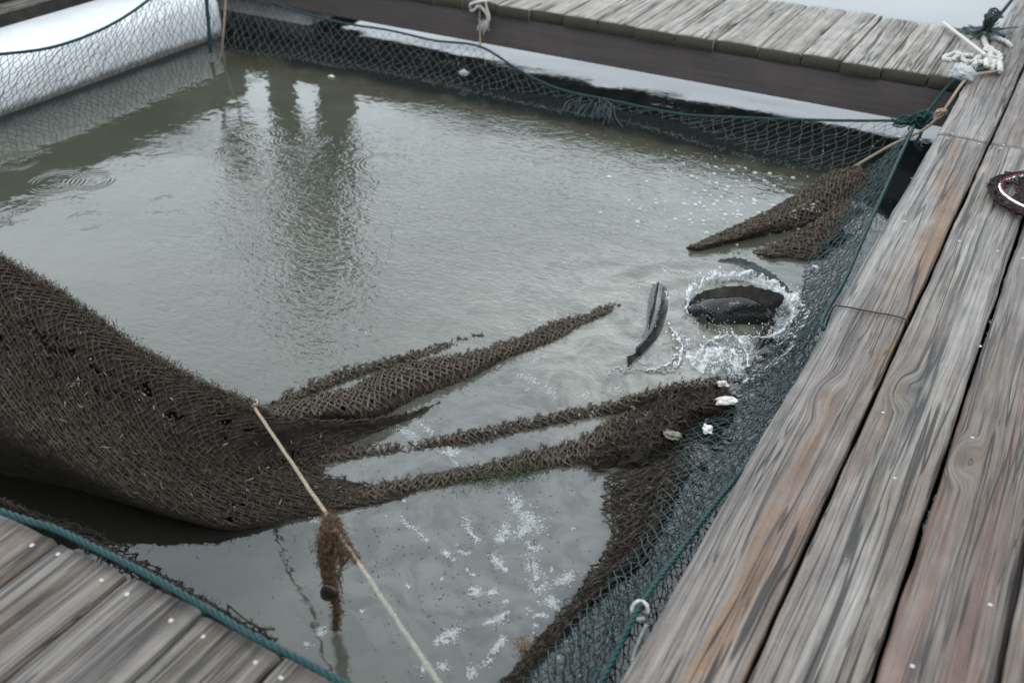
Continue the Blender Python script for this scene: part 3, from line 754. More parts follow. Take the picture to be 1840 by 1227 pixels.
# ragged growth along the crest of the fold
b = Bag(); C = catmull(crest[:8], 900)
P = C[rng.integers(0, 900, 15000)]+rng.normal(size=(15000, 3))*np.array([.006, .010, .011])+np.array([0, .004, -.004])
hairs(b, P, .016, .0011, (0, 0, .5)); b.build('crest_growth', M['foul_dry'], pen)
b = Bag(); Gf = patch([crest, lip, low, edge], 60, 20)[3:-1, :52]; fl = Gf.reshape(-1, 3)
P = fl[rng.integers(0, len(fl), 420)]+rng.normal(size=(420, 3))*.012+np.array([0, 0, .008])
hairs(b, P, .020, .0016, (0, -.2, .3)); tag(b.build('torn_weed', M['shell_green'], pen), kind='stuff')
P = fl[rng.integers(0, len(fl), 9000)]+rng.normal(size=(9000, 3))*.006+np.array([0, -.004, .006]); P = P[fbm(P[:, 0]*7, P[:, 1]*7+P[:, 2]*7, 3, 2) > .05]
b = Bag(); hairs(b, P, .017, .0011, (0, -.2, .2)); b.build('weed_mat', M['foul'], pen)
# back side of the fold, dropping to the water behind the crest
bk = [[p+np.array([0, .012, -.004]) for p in crest[:8]], [p+np.array([.02, .06, -.12]) for p in crest[:8]], [np.array([p[0]+.05, p[1]+.10, -.03]) for p in crest[:8]]]
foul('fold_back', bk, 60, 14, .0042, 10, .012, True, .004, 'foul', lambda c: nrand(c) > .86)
# the near side of the net, rising from the water to the near walkway
ntp = [np.array([x_, .985, .335]) for x_ in (-2.7, -2.2, -1.9, -1.6, -1.3, -1.1, -.9, -.6)]
nbt = A3([(-330, 860, -.02), (-150, 890, -.02), (0, 905, -.02), (110, 930, -.02), (200, 960, -.02), (330, 1040, -.02), (430, 1110, -.02), (560, 1200, -.02)])
nmd = [(p+q)/2-np.array([0, .0, .05]) for p, q in zip(ntp, nbt)]
b = Bag(); G = patch([ntp, nmd, nbt], 80, 14); A, B = net(b, G, .0022, 1.8, .004)
n = 6000; i = rng.integers(0, len(A), n); t = rng.random((n, 1)); hairs(b, A[i]*(1-t)+B[i]*t, .014, .0010, (0, 0, -.2))
b.build('netting', M['foul_back'], pen)
b = Bag(); rope(b, A3([(-260, 800, .355), (-120, 868, .355), (0, 918, .355), (60, 938, .355), (110, 955, .352), (250, 1024, .352), (380, 1098, .352), (450, 1140, .352), (540, 1185, .352), (640, 1240, .352), (800, 1330, .35)]), .0078); b.build('head_rope', M['teal'], pen)
# folds lying along the surface: upper edge, ridge and lower edge as (u, v, z)
def band(name, up_, lo, z, nu, nv, **kw):
    m = 22
    U_ = catmull([(u, v, 0) for u, v in up_], m); L_ = catmull([(u, v, 0) for u, v in lo], m)
    W_ = L_-U_; t_ = np.linspace(0, 1, m)
    U_ = U_+W_*(vnoise(t_*9, t_*0, nu)*.35)[:, None]; L_ = L_+W_*(vnoise(t_*8, t_*0, nu+5)*.40)[:, None]
    zz = np.interp(t_, np.linspace(0, 1, len(z)), z)+.010*vnoise(t_*10, t_*0, nu+9)
    pad = np.array([0, 7.0, 0]); dip = np.minimum(zz*.5, 0)
    r0 = [at(*(u-pad*1.6)[:2], -.030+q) for u, q in zip(U_, dip)]; r3 = [at(*(l+pad*1.8)[:2], -.034+q) for l, q in zip(L_, dip)]
    r1 = [at(*(u*.82+l*.18)[:2], h*.55) for u, l, h in zip(U_, L_, zz)]
    r2 = [at(*(u*.42+l*.58)[:2], h) for u, l, h in zip(U_, L_, zz)]
    r2b = [at(*(u*.10+l*.90)[:2], h*.25-.003) for u, l, h in zip(U_, L_, zz)]
    return foul(name, [r0, r1, r2, r2b, r3], nu, nv, bh=.22, **kw)
band('surface_fold', [(478, 734), (560, 690), (610, 672), (680, 655), (760, 634), (860, 605)], [(486, 746), (575, 706), (640, 684), (700, 664), (770, 640), (868, 610)], [.022, .012, .007, .002, -.006, -.022], 70, 7, r=.0028, hair=12, hl=.010, mat='foul_dry')
band('surface_fold', [(468, 744), (560, 716), (640, 694), (700, 674), (800, 646), (900, 616), (980, 590), (1065, 562), (1150, 530)],
     [(480, 782), (600, 765), (690, 748), (760, 722), (840, 694), (905, 650), (985, 615), (1072, 574), (1156, 538)], [.085, .062, .046, .034, .024, .012, .005, -.002, -.022], 130, 14, r=.0030, hair=9, hl=.009, mat='foul_dry', wob=.0022)
band('surface_fold', [(520, 832), (640, 812), (760, 796), (900, 769), (1000, 748), (1100, 724), (1190, 698), (1290, 682)],
     [(528, 848), (650, 826), (770, 808), (905, 784), (1005, 762), (1110, 740), (1200, 716), (1300, 700)], [.008, .004, .002, .005, .009, .012, .020, .03], 120, 6, r=.0027, hair=10, hl=.010, mat='foul_dry', wob=.003)
band('surface_fold', [(470, 905), (560, 892), (640, 878), (750, 858), (870, 836), (960, 818), (1050, 790), (1130, 752), (1210, 728)],
     [(480, 936), (570, 924), (650, 908), (760, 880), (880, 866), (970, 848), (1060, 832), (1150, 810), (1240, 780)], [.012, .008, .007, .006, .007, .008, .015, .026, .034], 140, 9, r=.0028, hair=10, hl=.010, mat='foul_dry', wob=.003)
# dark heap where the folds meet the right panel
band('fouled_heap', [(1050, 812), (1110, 762), (1180, 722), (1240, 702), (1300, 690)], [(1075, 850), (1150, 838), (1215, 812), (1270, 772), (1322, 722)], [.02, .040, .052, .058, .050], 46, 22, r=.0032, hair=20, hl=.012, mat='foul', wob=.006)
# fouled strip below the right panel, narrowing towards the camera
foul('fouled_strip', [A3([(1088, 848, .012), (1084, 905, .012), (1100, 955, .012), (1074, 1010, .008), (1030, 1075, .004), (960, 1160, .002), (895, 1240, 0), (830, 1320, 0)]),
                      A3([(1160, 845, .03), (1150, 905, .03), (1135, 965, .025), (1092, 1022, .018), (1040, 1085, .012), (968, 1166, .010), (903, 1246, .01), (838, 1326, .01)]),
                      A3([(1252, 800, .03), (1205, 895, .025), (1165, 985, .018), (1108, 1035, .010), (1050, 1095, .006), (978, 1176, .004), (911, 1254, 0), (846, 1334, 0)])], 70, 12, r=.0026, hair=11, hl=.011, back=False, mat='foul', wob=.0035)
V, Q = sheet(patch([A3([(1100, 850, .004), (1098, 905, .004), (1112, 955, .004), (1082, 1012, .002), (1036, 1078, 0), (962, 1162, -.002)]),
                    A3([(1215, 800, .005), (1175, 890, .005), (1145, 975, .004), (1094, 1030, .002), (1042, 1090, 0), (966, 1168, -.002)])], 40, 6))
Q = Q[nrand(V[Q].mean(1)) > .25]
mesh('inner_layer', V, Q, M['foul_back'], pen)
# fouled lobes hauled towards the far right corner
foul('fouled_fold', [A3([(1235, 447, -.004), (1300, 418, .01), (1370, 385, .03), (1440, 345, .06), (1490, 312, .085), (1545, 300, .09)]),
                     A3([(1245, 447, .012), (1320, 425, .03), (1400, 395, .05), (1465, 360, .07), (1515, 330, .085), (1556, 315, .08)]),
                     A3([(1262, 450, -.006), (1340, 428, .004), (1430, 408, .015), (1485, 385, .03), (1528, 355, .045), (1562, 330, .06)])], 64, 15, r=.0030, hair=9, hl=.009, mat='foul_dry', wob=.003, bh=.25)
foul('fouled_fold', [A3([(1352, 455, -.004), (1410, 430, .02), (1460, 402, .04), (1520, 360, .06)]),
                     A3([(1380, 460, .012), (1440, 440, .03), (1480, 415, .045), (1530, 372, .06)]),
                     A3([(1398, 464, -.006), (1462, 462, .006), (1495, 430, .03), (1542, 380, .05)])], 40, 11, r=.0030, hair=10, hl=.009, mat='foul_dry', wob=.003, bh=.25)
# knots of twine at the far right corner
ck = at_y(1648, 214, 4.67)
b = Bag()
for q in range(9):
    c = ck+rng.normal(size=3)*.012; a = rng.random()*6
    pts = [c+np.array([math.cos(a+t)*.035*(1+.3*math.sin(q)), math.sin(a+t)*.02, math.cos(a*2+t*1.3)*.028]) for t in np.linspace(0, 5.2, 7)]
    rope(b, pts, .0060)
for q in range(22):
    p = at_y(1612+rng.normal()*8, 222+rng.normal()*5, 4.68); tube(b, catmull([p, (p+ck)/2+rng.normal(size=3)*.015, ck+rng.normal(size=3)*.01], 8), .0032, 5)
rope(b, [ck, ck+np.array([.03, -.01, -.05]), ck+np.array([.02, -.03, -.10]), ck+np.array([.05, -.02, -.13])], .007)
b.build('corner_knot', M['green_rope'], pen)
# lashing ring on the head rope, close to the right walkway
p = at_x(1150, 1096, -.05); b = Bag()
rope(b, [p+np.array([.016*math.cos(t), .010*math.sin(t), .015*math.sin(t)]) for t in np.linspace(0, 5.6, 9)], .0042)
rope(b, [p+np.array([.02, -.01, -.02]), p+np.array([.015, -.05, -.07]), p+np.array([.03, -.10, -.12])], .0035)
b.build('lashing', M['white_rope'], pen)

# ------------------------------------------------------------------ fish
def fish_mat():
    m, t, b = new_mat('wet_black_scales'); k = NB(t); tc = k.n('TexCoord'); P = tc.outputs['Object']
    vo = k.n('TexVoronoi'); vo.inputs['Scale'].default_value = 130; k.l(P, vo.inputs['Vector'])
    f = k.noise(P, 14, 3)
    c = k.mix(f, (.004, .005, .006), (.014, .015, .016))
    c = k.mix(k.m('MULTIPLY', k.sm(vo.outputs['Distance'], .3, .7), .5), c, (.03, .027, .022))
    k.l(c, b.inputs['Base Color']); b.inputs['Roughness'].default_value = .08; b.inputs['Specular IOR Level'].default_value = .48
    b.inputs['Coat Weight'].default_value = .0; b.inputs['Coat Roughness'].default_value = .06
    k.l(k.bump(k.m('ADD', k.m('MULTIPLY', vo.outputs['Distance'], .0006), k.m('MULTIPLY', k.noise(P, 20, 2), .0022)), 1.0, 1.0), b.inputs['Normal'])
    return m
M['fish'] = fish_mat()
M['fin'] = plain('dark_fin_membrane', (.012, .011, .010), (.045, .038, .030), 60, .35, .0006, .5)
M['fish_grey'] = plain('slate_fish_skin', (.05, .062, .068), (.10, .12, .13), 30, .3, .001, .5)
def loft(C, hw, hh, roll, n=18):
    """body along the spine C: half widths hw, half heights hh, rolled about the spine"""
    m = len(C); T = np.gradient(C, axis=0); T /= np.linalg.norm(T, axis=1)[:, None]
    Sd = np.cross(T, [0, 0, 1.0]); Sd /= np.linalg.norm(Sd, axis=1)[:, None]; Up = np.cross(Sd, T)
    c, s_ = np.cos(roll), np.sin(roll)
    S2 = c*Sd+s_*Up; U2 = -s_*Sd+c*Up
    a = np.arange(n)*2*PI/n
    prof_x = np.sign(np.cos(a))*np.abs(np.cos(a))**.9; prof_y = np.sin(a)
    V = C[:, None, :]+hw[:, None, None]*prof_x[None, :, None]*S2[:, None, :]+hh[:, None, None]*prof_y[None, :, None]*U2[:, None, :]
    i = np.arange(m-1)[:, None]*n; j = np.arange(n)[None, :]; k_ = (j+1) % n
    Q = np.stack([i+j, i+k_, i+n+k_, i+n+j], -1).reshape(-1, 4)
    V = np.vstack([V.reshape(-1, 3), C[:1], C[-1:]])
    T_ = [[m*n, (q+1) % n, q] for q in range(n)]+[[m*n+1, (m-1)*n+q, (m-1)*n+(q+1) % n] for q in range(n)]
    return V, Q, np.array(T_), U2, S2
def fish(label, pts, L, roll, mat, fat=1.0, sail=1.0, tail=(.75, .17), deep=1.0):
    root = thing('fish', label, 'fish', tuple(np.mean(pts, 0)), 'fish thrashing in the pen')
    C = catmull(pts, 46); s = np.linspace(0, 1, 46)
    # snout at 0, tail root at 1
    hh = np.interp(s, [0, .04, .12, .25, .42, .6, .8, .93, 1], [.006, .028, .055, .078, .085, .074, .045, .026, .024])*L*deep
    hw = np.interp(s, [0, .04, .12, .25, .42, .6, .8, .93, 1], [.006, .022, .036, .046, .048, .040, .024, .011, .007])*L*fat
    V, Q, T_, U2, S2 = loft(C, hw, hh, roll)
    mesh('body', V, [Q, T_], mat, root)
    # dorsal fin: a pleated sail of spines, higher towards the tail
    a0, a1 = int(46*.26), int(46*.86); n = int((a1-a0)*1.3)
    b = Bag(); t = np.linspace(0, 1, n); ii = a0+t*(a1-a0)
    def ev(Arr): return np.stack([np.interp(ii, np.arange(46), Arr[:, q]) for q in range(3)], -1)
    base = ev(C)+ev(U2)*np.interp(ii, np.arange(46), hh)[:, None]*.93
    hgt = np.interp(t, [0, .12, .55, .82, .93, 1], [.012, .040, .052, .088, .066, .014])*L*sail
    Td = np.gradient(ev(C), axis=0); Td /= np.linalg.norm(Td, axis=1)[:, None]
    tip = base+ev(U2)*hgt[:, None]+Td*hgt[:, None]*.55+rng.normal(size=(n, 3))*.0015
    zig = (np.arange(n) % 2*2-1)[:, None]*.0026*ev(S2)
    tip2 = tip-ev(U2)*(np.arange(n) % 2*.004*L)[:, None]
    for sgn in (1, -1):
        Gf = np.stack([base+ev(S2)*.002*sgn, (base+tip2)/2+zig+ev(S2)*.0012*sgn, tip2+zig+ev(S2)*.0004*sgn], 0); Vf, Qf = sheet(Gf); b.add(Vf, Qf if sgn > 0 else Qf[:, ::-1])
    for q in range(0, n, 2): tube(b, np.stack([base[q], (base[q]+tip[q])/2+zig[q], tip[q]]), np.array([.0022, .0016, .0007]), 5)
    b.build('dorsal_fin', M['fin'] if mat is M['fish'] else mat, root)
    # tail fin fanning from the root
    b = Bag(); e = C[-1]; Td = C[-1]-C[-3]; Td /= np.linalg.norm(Td); rays = []
    for q, a in enumerate(np.linspace(-tail[0], tail[0], 15)):
        dvec = Td*math.cos(a)+U2[-1]*math.sin(a)
        ln = tail[1]*L*(1-.12*math.cos(a*2))
        rays.append([e+U2[-1]*math.sin(a)*.022*L, e+dvec*ln*.5+S2[-1]*(.001 if q % 2 else -.001), e+dvec*ln+S2[-1]*((.003 if q % 2 else -.003))])
    Gf = np.array(rays).transpose(1, 0, 2)
    for sgn in (1, -1):
        Vf, Qf = sheet(Gf+S2[-1]*.0008*sgn); b.add(Vf, Qf if sgn > 0 else Qf[:, ::-1])
    for r_ in rays: tube(b, np.array(r_), np.array([.0018, .0013, .0005]), 5)
    b.build('tail_fin', M['fin'] if mat is M['fish'] else mat, root)
    # paddle-shaped breast fin
    b = Bag(); i = int(46*.3); e = C[i]+S2[i]*hw[i]*.95-U2[i]*hh[i]*.2; rays = []
    for q, a in enumerate(np.linspace(-.5, .35, 9)):
        Tq = C[i+1]-C[i]; Tq /= np.linalg.norm(Tq); dvec = Tq*math.cos(a)+U2[i]*math.sin(a)*.8+S2[i]*.35
        rays.append([e+U2[i]*math.sin(a)*.01, e+dvec*.06*L+S2[i]*(.0008 if q % 2 else -.0008), e+dvec*.13*L])
    Gf = np.array(rays).transpose(1, 0, 2)
    for sgn in (1, -1):
        Vf, Qf = sheet(Gf+S2[i]*.0006*sgn); b.add(Vf, Qf if sgn > 0 else Qf[:, ::-1])
    b.build('pectoral_fin', M['fin'] if mat is M['fish'] else mat, root)
    for sg in (1, -1):
        b = Bag(); i = int(46*.085); balls(b, [C[i]+S2[i]*hw[i]*.9*sg+U2[i]*hh[i]*.25], .0075*L/.45, sphere_template(10, 6)); b.build('eye', M['mussel'], root)
    return root
# fish A: arched back breaking the surface inside the splash, head down at the left
fish('black fish with raised spiny back fin inside the ring of splash', [at(1200, 606, -.14), at(1243, 580, -.045), at(1288, 566, .018), at(1334, 560, .036), at(1374, 574, .004), at(1396, 598, -.08)], .74, R(14), M['fish'], 1.0, 1.0)
# fish B: seen along its back, tail towards the camera
fish('black fish with narrow glossy back, left of the splash, tail fin pointing to lower left', [at(1196, 520, -.16), at(1188, 545, -.085), at(1181, 576, -.022), at(1170, 604, .002), at(1156, 624, .010), at(1146, 635, .010)], .74, R(-12), M['fish'], 1.30, .40, (.38, .11), 1.35)
# fish C: slate back skimming the surface behind the splash
fish('slate grey fish just under the surface behind the splash', [at(1225, 500, -.10), at(1268, 492, -.050), at(1320, 490, -.040), at(1370, 512, -.042), at(1405, 545, -.06), at(1432, 580, -.08)], .50, R(8), M['fish_grey'])
# fish D: only a dark flank and fin behind the splash near the net
fish('small dark fish mostly hidden by the splash next to the right net', [at(1352, 648, -.05), at(1362, 632, -.02), at(1376, 612, -.012), at(1392, 596, -.02), at(1402, 586, -.03)], .26, R(25), M['fish'])

# ------------------------------------------------------------------ splash, foam, bubbles
def splash_mat():
    m = bpy.data.materials.new('thrown_water'); m.use_nodes = True; t = m.node_tree; t.nodes.clear(); k = NB(t)
    o = k.n('OutputMaterial'); tc = k.n('TexCoord'); P = tc.outputs['Object']
    tr = k.n('BsdfTransparent'); tr.inputs[0].default_value = (.93, .94, .93, 1)
    gl = k.n('BsdfGlossy'); gl.inputs['Roughness'].default_value = .05
    df = k.n('BsdfDiffuse'); df.inputs[0].default_value = (.62, .64, .64, 1)
    n = k.noise(P, 60, 4, .65); n2 = k.noise(P, 150, 2)
    nr = k.bump(k.m('MULTIPLY_ADD', n, .006, k.m('MULTIPLY', n2, .002)), 1.0, 1.0)
    k.l(nr, gl.inputs['Normal'])
    lw = k.n('LayerWeight'); lw.inputs[0].default_value = .38; k.l(nr, lw.inputs['Normal'])
    a = k.n('MixShader'); k.l(k.m('MULTIPLY', k.sm(n, .42, .62), .62), a.inputs[0]); k.l(tr.outputs[0], a.inputs[1]); k.l(df.outputs[0], a.inputs[2])
    c = k.n('MixShader'); k.l(k.m('MULTIPLY_ADD', lw.outputs['Facing'], .55, .08), c.inputs[0]); k.l(a.outputs[0], c.inputs[1]); k.l(gl.outputs[0], c.inputs[2])
    k.l(c.outputs[0], o.inputs[0]); return m
M['splash'] = splash_mat()
def froth_mat():
    m, t, b = new_mat('white_froth'); k = NB(t); tc = k.n('TexCoord'); n = k.noise(tc.outputs['Object'], 140, 4, .7)
    k.l(k.ramp(n, [(.3, (.34, .36, .36)), (.65, (.62, .64, .65))]), b.inputs['Base Color']); b.inputs['Roughness'].default_value = .35; b.inputs['Alpha'].default_value = .46
    k.l(k.bump(k.m('MULTIPLY', n, .003), 1.0, 1.0), b.inputs['Normal']); return m
M['froth'] = froth_mat()
def drop_mat():
    m, t, b = new_mat('water_drop'); b.inputs['Base Color'].default_value = (.86, .88, .89, 1); b.inputs['Roughness'].default_value = .06
    b.inputs['Alpha'].default_value = .62; b.inputs['Specular IOR Level'].default_value = .8; return m
M['drop'] = drop_mat()
BALL = sphere_template(8, 5); BALLS = sphere_template(6, 4)
def curtain(bag, base, height, lean, n=90, m=9, seed=0, dr=None):
    """ragged sheet of water thrown up from the curve base; lean = horizontal push of its rim"""
    C = catmull(base, n); T = np.gradient(C, axis=0); Nn = np.cross(T, [0, 0, 1.0]); Nn /= np.linalg.norm(Nn, axis=1)[:, None]
    s = np.linspace(0, 1, n); hp = np.interp(s, np.linspace(0, 1, len(height)), height)
    hp = hp*(1+.55*vnoise(s*22, s*0, seed)+.5*vnoise(s*60, s*0, seed+3))
    G = []
    for j in range(m):
        t = j/(m-1)
        G.append(C+np.array([0, 0, 1.0])*(hp*math.sin(t*1.75))[:, None]+Nn*(lean*hp*(t**1.5)*1.3)[:, None]+np.stack([vnoise(s*30, s*0+t*3, seed+q)*.012*t for q in (5, 6, 7)], -1))
    G = np.array(G); V, Q = sheet(G); bag.add(V, Q)
    rim = G[-1]; tube(bag, rim, .0028+.0022*np.abs(vnoise(s*40, s*0, seed+9)), 6)
    if dr is not None:
        k_ = rng.integers(0, n, 70); P = rim[k_]+rng.normal(size=(70, 3))*.011+np.array([0, 0, .004]); balls(dr, P, rng.gamma(2.0, .0007, 70)+.0005, BALLS)
b = Bag(); dr = Bag()
curtain(b, A3([(1236, 566, .0), (1246, 538, 0), (1275, 515, 0), (1315, 506, 0), (1352, 512, .0), (1385, 530, 0)]), [.018, .035, .030, .034, .040, .034], -.35, 90, 9, 3, dr)
curtain(b, A3([(1372, 520, 0), (1398, 545, 0), (1408, 572, 0), (1398, 600, 0), (1372, 612, 0), (1340, 612, 0)]), [.030, .05, .055, .045, .034, .016], -.5, 90, 9, 14, dr)
curtain(b, A3([(1240, 655, 0), (1258, 632, 0), (1290, 617, 0), (1325, 622, 0), (1345, 645, 0), (1350, 670, 0)]), [.018, .034, .042, .040, .035, .02], .4, 80, 9, 25, dr)
curtain(b, A3([(1395, 625, 0), (1425, 600, 0), (1440, 575, 0), (1432, 545, 0)]), [.015, .03, .028, .012], .5, 60, 7, 36, dr)
curtain(b, A3([(1190, 560, 0), (1198, 540, 0), (1190, 520, 0), (1172, 512, 0)]), [.006, .012, .010, .006], -.3, 40, 6, 47, None)
curtain(b, A3([(1205, 590, 0), (1222, 612, 0), (1228, 640, 0), (1215, 665, 0)]), [.006, .018, .014, .006], .5, 50, 7, 61, dr)
curtain(b, A3([(1330, 690, 0), (1365, 672, 0), (1400, 645, 0), (1420, 618, 0)]), [.010, .026, .030, .012], .6, 60, 7, 67, dr)
curtain(b, A3([(1160, 668, 0), (1190, 662, 0), (1215, 640, 0)]), [.006, .014, .008], .4, 40, 6, 58, None)
splash = tag(b.build('splash', M['splash']), 'ring of thrown water round the thrashing black fish beside right net', 'splash', None, 'stuff')
n = 520; th = rng.random(n)*2*PI; rr = .08+.10*rng.gamma(2.0, .55, n)
P = np.stack([-.36+np.cos(th)*rr, 3.03+np.sin(th)*rr*.8, .006+np.abs(rng.normal(size=n))*.040*np.exp(-rr*2)], -1)
balls(dr, P, .0005+rng.gamma(1.4, .0005, n), BALLS)
drops = dr.build('droplets', M['drop']); drops.parent = splash
# boiling froth in front of the fish
b = Bag()
def froth(cu, cv, ru, rv, hgt, n, rmin=.0010, rmax=.0040):
    k_ = 0; P = []; sd_ = cu*.37
    while k_ < n:
        a, r_ = rng.random()*2*PI, math.sqrt(rng.random())
        u, v = cu+ru*r_*math.cos(a), cv+rv*r_*math.sin(a)
        if r_ > .62+.75*float(vnoise(math.cos(a)*2.2+sd_, math.sin(a)*2.2, 4)): continue
        if vnoise(u*.05, v*.07, 3)+.8*vnoise(u*.16, v*.2, 5) < -.12+.35*(r_-.5): continue
        p = at(u, v, 0); p[2] = hgt*(1-r_**2)*(.5+.7*rng.random()); P.append(p); k_ += 1
    balls(b, np.array(P), rmin+(rmax-rmin)*rng.random(n)**3, BALLS, (1, 1, .7))
froth(1290, 646, 62, 46, .026, 950); froth(1300, 612, 34, 8, .014, 180); froth(1402, 602, 34, 40, .030, 800); froth(1398, 548, 24, 38, .028, 480); froth(1345, 640, 40, 26, .014, 420)
froth(1185, 664, 44, 9, .006, 260); froth(1330, 676, 45, 12, .012, 300); froth(1218, 612, 40, 30, .006, 240); froth(1240, 690, 60, 10, .005, 200); froth(1150, 600, 34, 40, .003, 70); froth(1120, 665, 50, 14, .003, 120); froth(1160, 655, 30, 8, .004, 80); froth(1310, 505, 60, 6, .02, 160)
fo = tag(b.build('froth', M['froth']), 'white froth churned up in front of the splashing fish', 'froth', None, 'stuff')
b = Bag(); uu, vv = np.meshgrid(np.linspace(1232, 1350, 60), np.linspace(604, 690, 44)); G = np.array([[at(u, v, 0) for u, v in zip(a_, c_)] for a_, c_ in zip(uu, vv)])
rr_ = np.hypot((uu-1291)/48, (vv-646)/35); G[..., 2] = .030*np.clip(1-rr_**2, -.3, 1)*(.75+.9*fbm(uu*.06, vv*.08, 4, 3))+.012*fbm(uu*.25, vv*.3, 9, 2)*np.clip(1.3-rr_, 0, 1); G[..., 2] -= .030*np.clip(fbm(uu*.03, vv*.04, 14, 2), -.2, .5)
V, Q = sheet(G); b.add(V, Q); mb = b.build('water_mound', M['splash']); mb.parent = fo
# drifting patches of foam, clusters of tiny bubbles along short streaks
b = Bag(); DOME = sphere_template(7, 2, True)
def foam(pts, w0, n, rmin=.0008, rmax=.0027):
    n = int(n*2.3); C = catmull([(u, v, 0) for u, v in pts], 60); P = []
    for _ in range(n):
        t = rng.random(); c = C[int(t*59)]; wd = w0*(.45+.9*abs(vnoise(t*5, w0, int(pts[0][0]) % 50)+.5))
        u, v = c[0]+rng.normal()*wd*.70, c[1]+rng.normal()*wd*.62
        if vnoise(u*.11, v*.13, 9) < -.22: continue
        p = at(u, v, 0); P.append(p)
    if not P: return
    P = np.array(P); P[:, 2] = water_z(P[:, 0], P[:, 1])+.0006
    balls(b, P, rmin+(rmax-rmin)*rng.random(len(P))**2.5, DOME, (1, 1, .55))
foam([(915, 895), (935, 912), (950, 935), (968, 945)], 13, 620); foam([(950, 945), (935, 958), (932, 965)], 7, 130)
foam([(908, 945), (905, 960), (895, 972)], 8, 210); foam([(885, 1000), (897, 1012), (910, 1022)], 7, 190); foam([(955, 1005), (960, 1030), (972, 1050), (962, 1062)], 10, 430)
foam([(1000, 1050), (1015, 1040), (1028, 1032)], 8, 190); foam([(985, 1075), (1000, 1088)], 10, 170); foam([(945, 1095), (960, 1103), (985, 1106)], 5, 120)
foam([(785, 1155), (802, 1145), (818, 1132)], 8, 300); foam([(875, 1190), (888, 1170), (905, 1145)], 8, 260); foam([(872, 1120), (895, 1112), (912, 1100)], 7, 170)
foam([(722, 928), (732, 944), (750, 952), (768, 975)], 4, 100); foam([(835, 930), (845, 955), (860, 972)], 5, 130); foam([(795, 990), (808, 998)], 5, 70)
foam([(845, 1060), (860, 1064)], 8, 130); foam([(878, 1068), (890, 1060)], 6, 90); foam([(950, 978), (965, 985)], 7, 110); foam([(755, 1200), (762, 1205)], 7, 60); foam([(845, 1215), (850, 1200)], 7, 80); foam([(790, 1195), (802, 1200)], 7, 60)
foam([(805, 805), (822, 825), (830, 845), (850, 848)], 7, 330); foam([(790, 812), (830, 812)], 5, 120); foam([(715, 770), (738, 782), (745, 800)], 9, 230); foam([(740, 752), (770, 772), (795, 790)], 7, 150)
foam([(950, 640), (965, 650)], 7, 110); foam([(930, 672), (955, 682), (985, 700), (1000, 715)], 7, 190); foam([(1035, 715), (1060, 708)], 6, 70); foam([(1120, 640), (1135, 650)], 5, 50); foam([(1115, 690), (1100, 705)], 7, 70)
foam([(600, 900), (625, 905)], 6, 60); foam([(560, 935), (600, 940)], 5, 40); foam([(580, 1130), (575, 1140)], 7, 70); foam([(555, 1160), (548, 1155)], 4, 30)
foam([(850, 610), (900, 598), (960, 575)], 8, 60); foam([(630, 590), (660, 600)], 6, 25); foam([(780, 640), (820, 615)], 8, 40)
for _ in range(34):
    u, v = rng.normal(900, 110), rng.normal(1030, 90); foam([(u, v), (u+rng.normal()*6, v+rng.normal()*6)], 2.5, 14)
for _ in range(22):
    u, v = rng.normal(1080, 150), rng.normal(660, 50); foam([(u, v), (u+rng.normal()*8, v+rng.normal()*4)], 2.5, 10)
tag(b.build('foam', M['froth']), 'broken patches of white foam drifting on the grey water', 'foam', None, 'stuff')
# round bubbles floating towards the back right of the pen
b = Bag(); P = []; rs = []
for _ in range(330):
    u, v = rng.normal(1290, 85), rng.normal(365, 42)
    if v < 225+.22*(u-1000) or v > 470-.0*(u): continue
    P.append(at(u, v, 0)); rs.append(.002+.009*rng.random()**3.5)
for _ in range(130):
    u = rng.uniform(900, 1560); v = 210+.17*(u-900)+rng.random()*80; P.append(at(u, v, 0)); rs.append(.0015+.003*rng.random()**2)
for _ in range(40): P.append(at(rng.uniform(1450, 1640), rng.uniform(225, 460), 0)); rs.append(.0018+.003*rng.random()**2)
P = np.array(P); P[:, 2] = water_z(P[:, 0], P[:, 1])+.0004
balls(b, P, rs, sphere_template(10, 3, True), (1, 1, .6))
def bubble_mat():
    m, t, b_ = new_mat('bubble_film'); b_.inputs['Base Color'].default_value = (.75, .77, .77, 1); b_.inputs['Roughness'].default_value = .12; b_.inputs['Alpha'].default_value = .40; return m
M['bubble'] = bubble_mat()
tag(b.build('bubbles', M['bubble']), 'scattered round bubbles floating near the back right of the pen', 'bubbles', None, 'stuff')
# specks of torn weed on the surface
b = Bag(); n = 900; P = []
for _ in range(n):
    u, v = rng.normal(800, 190), rng.normal(1000, 120)
    p = at(u, v, 0); P.append(p)
for _ in range(260): P.append(at(rng.normal(900, 260), rng.normal(740, 70), 0))
P = np.array(P); P = P[(P[:, 0] > -2.2) & (P[:, 0] < -.30) & (P[:, 1] > 1.2)]
P[:, 2] = water_z(P[:, 0], P[:, 1])+.0012
a = rng.random(len(P))*2*PI; l = (.0015+.004*rng.random(len(P))**2)[:, None]; d = np.stack([np.cos(a), np.sin(a), a*0], -1); e = np.stack([-np.sin(a), np.cos(a), a*0], -1)
V = np.stack([P-d*l, P+e*l*.22, P+d*l, P-e*l*.22], 1).reshape(-1, 3)
b.add(V, np.arange(len(P))[:, None]*4+np.array([[0, 3, 2, 1]]))
tag(b.build('floating_debris', M['foul']), 'dark specks of torn weed floating on the grey water in front', 'debris', None, 'stuff')

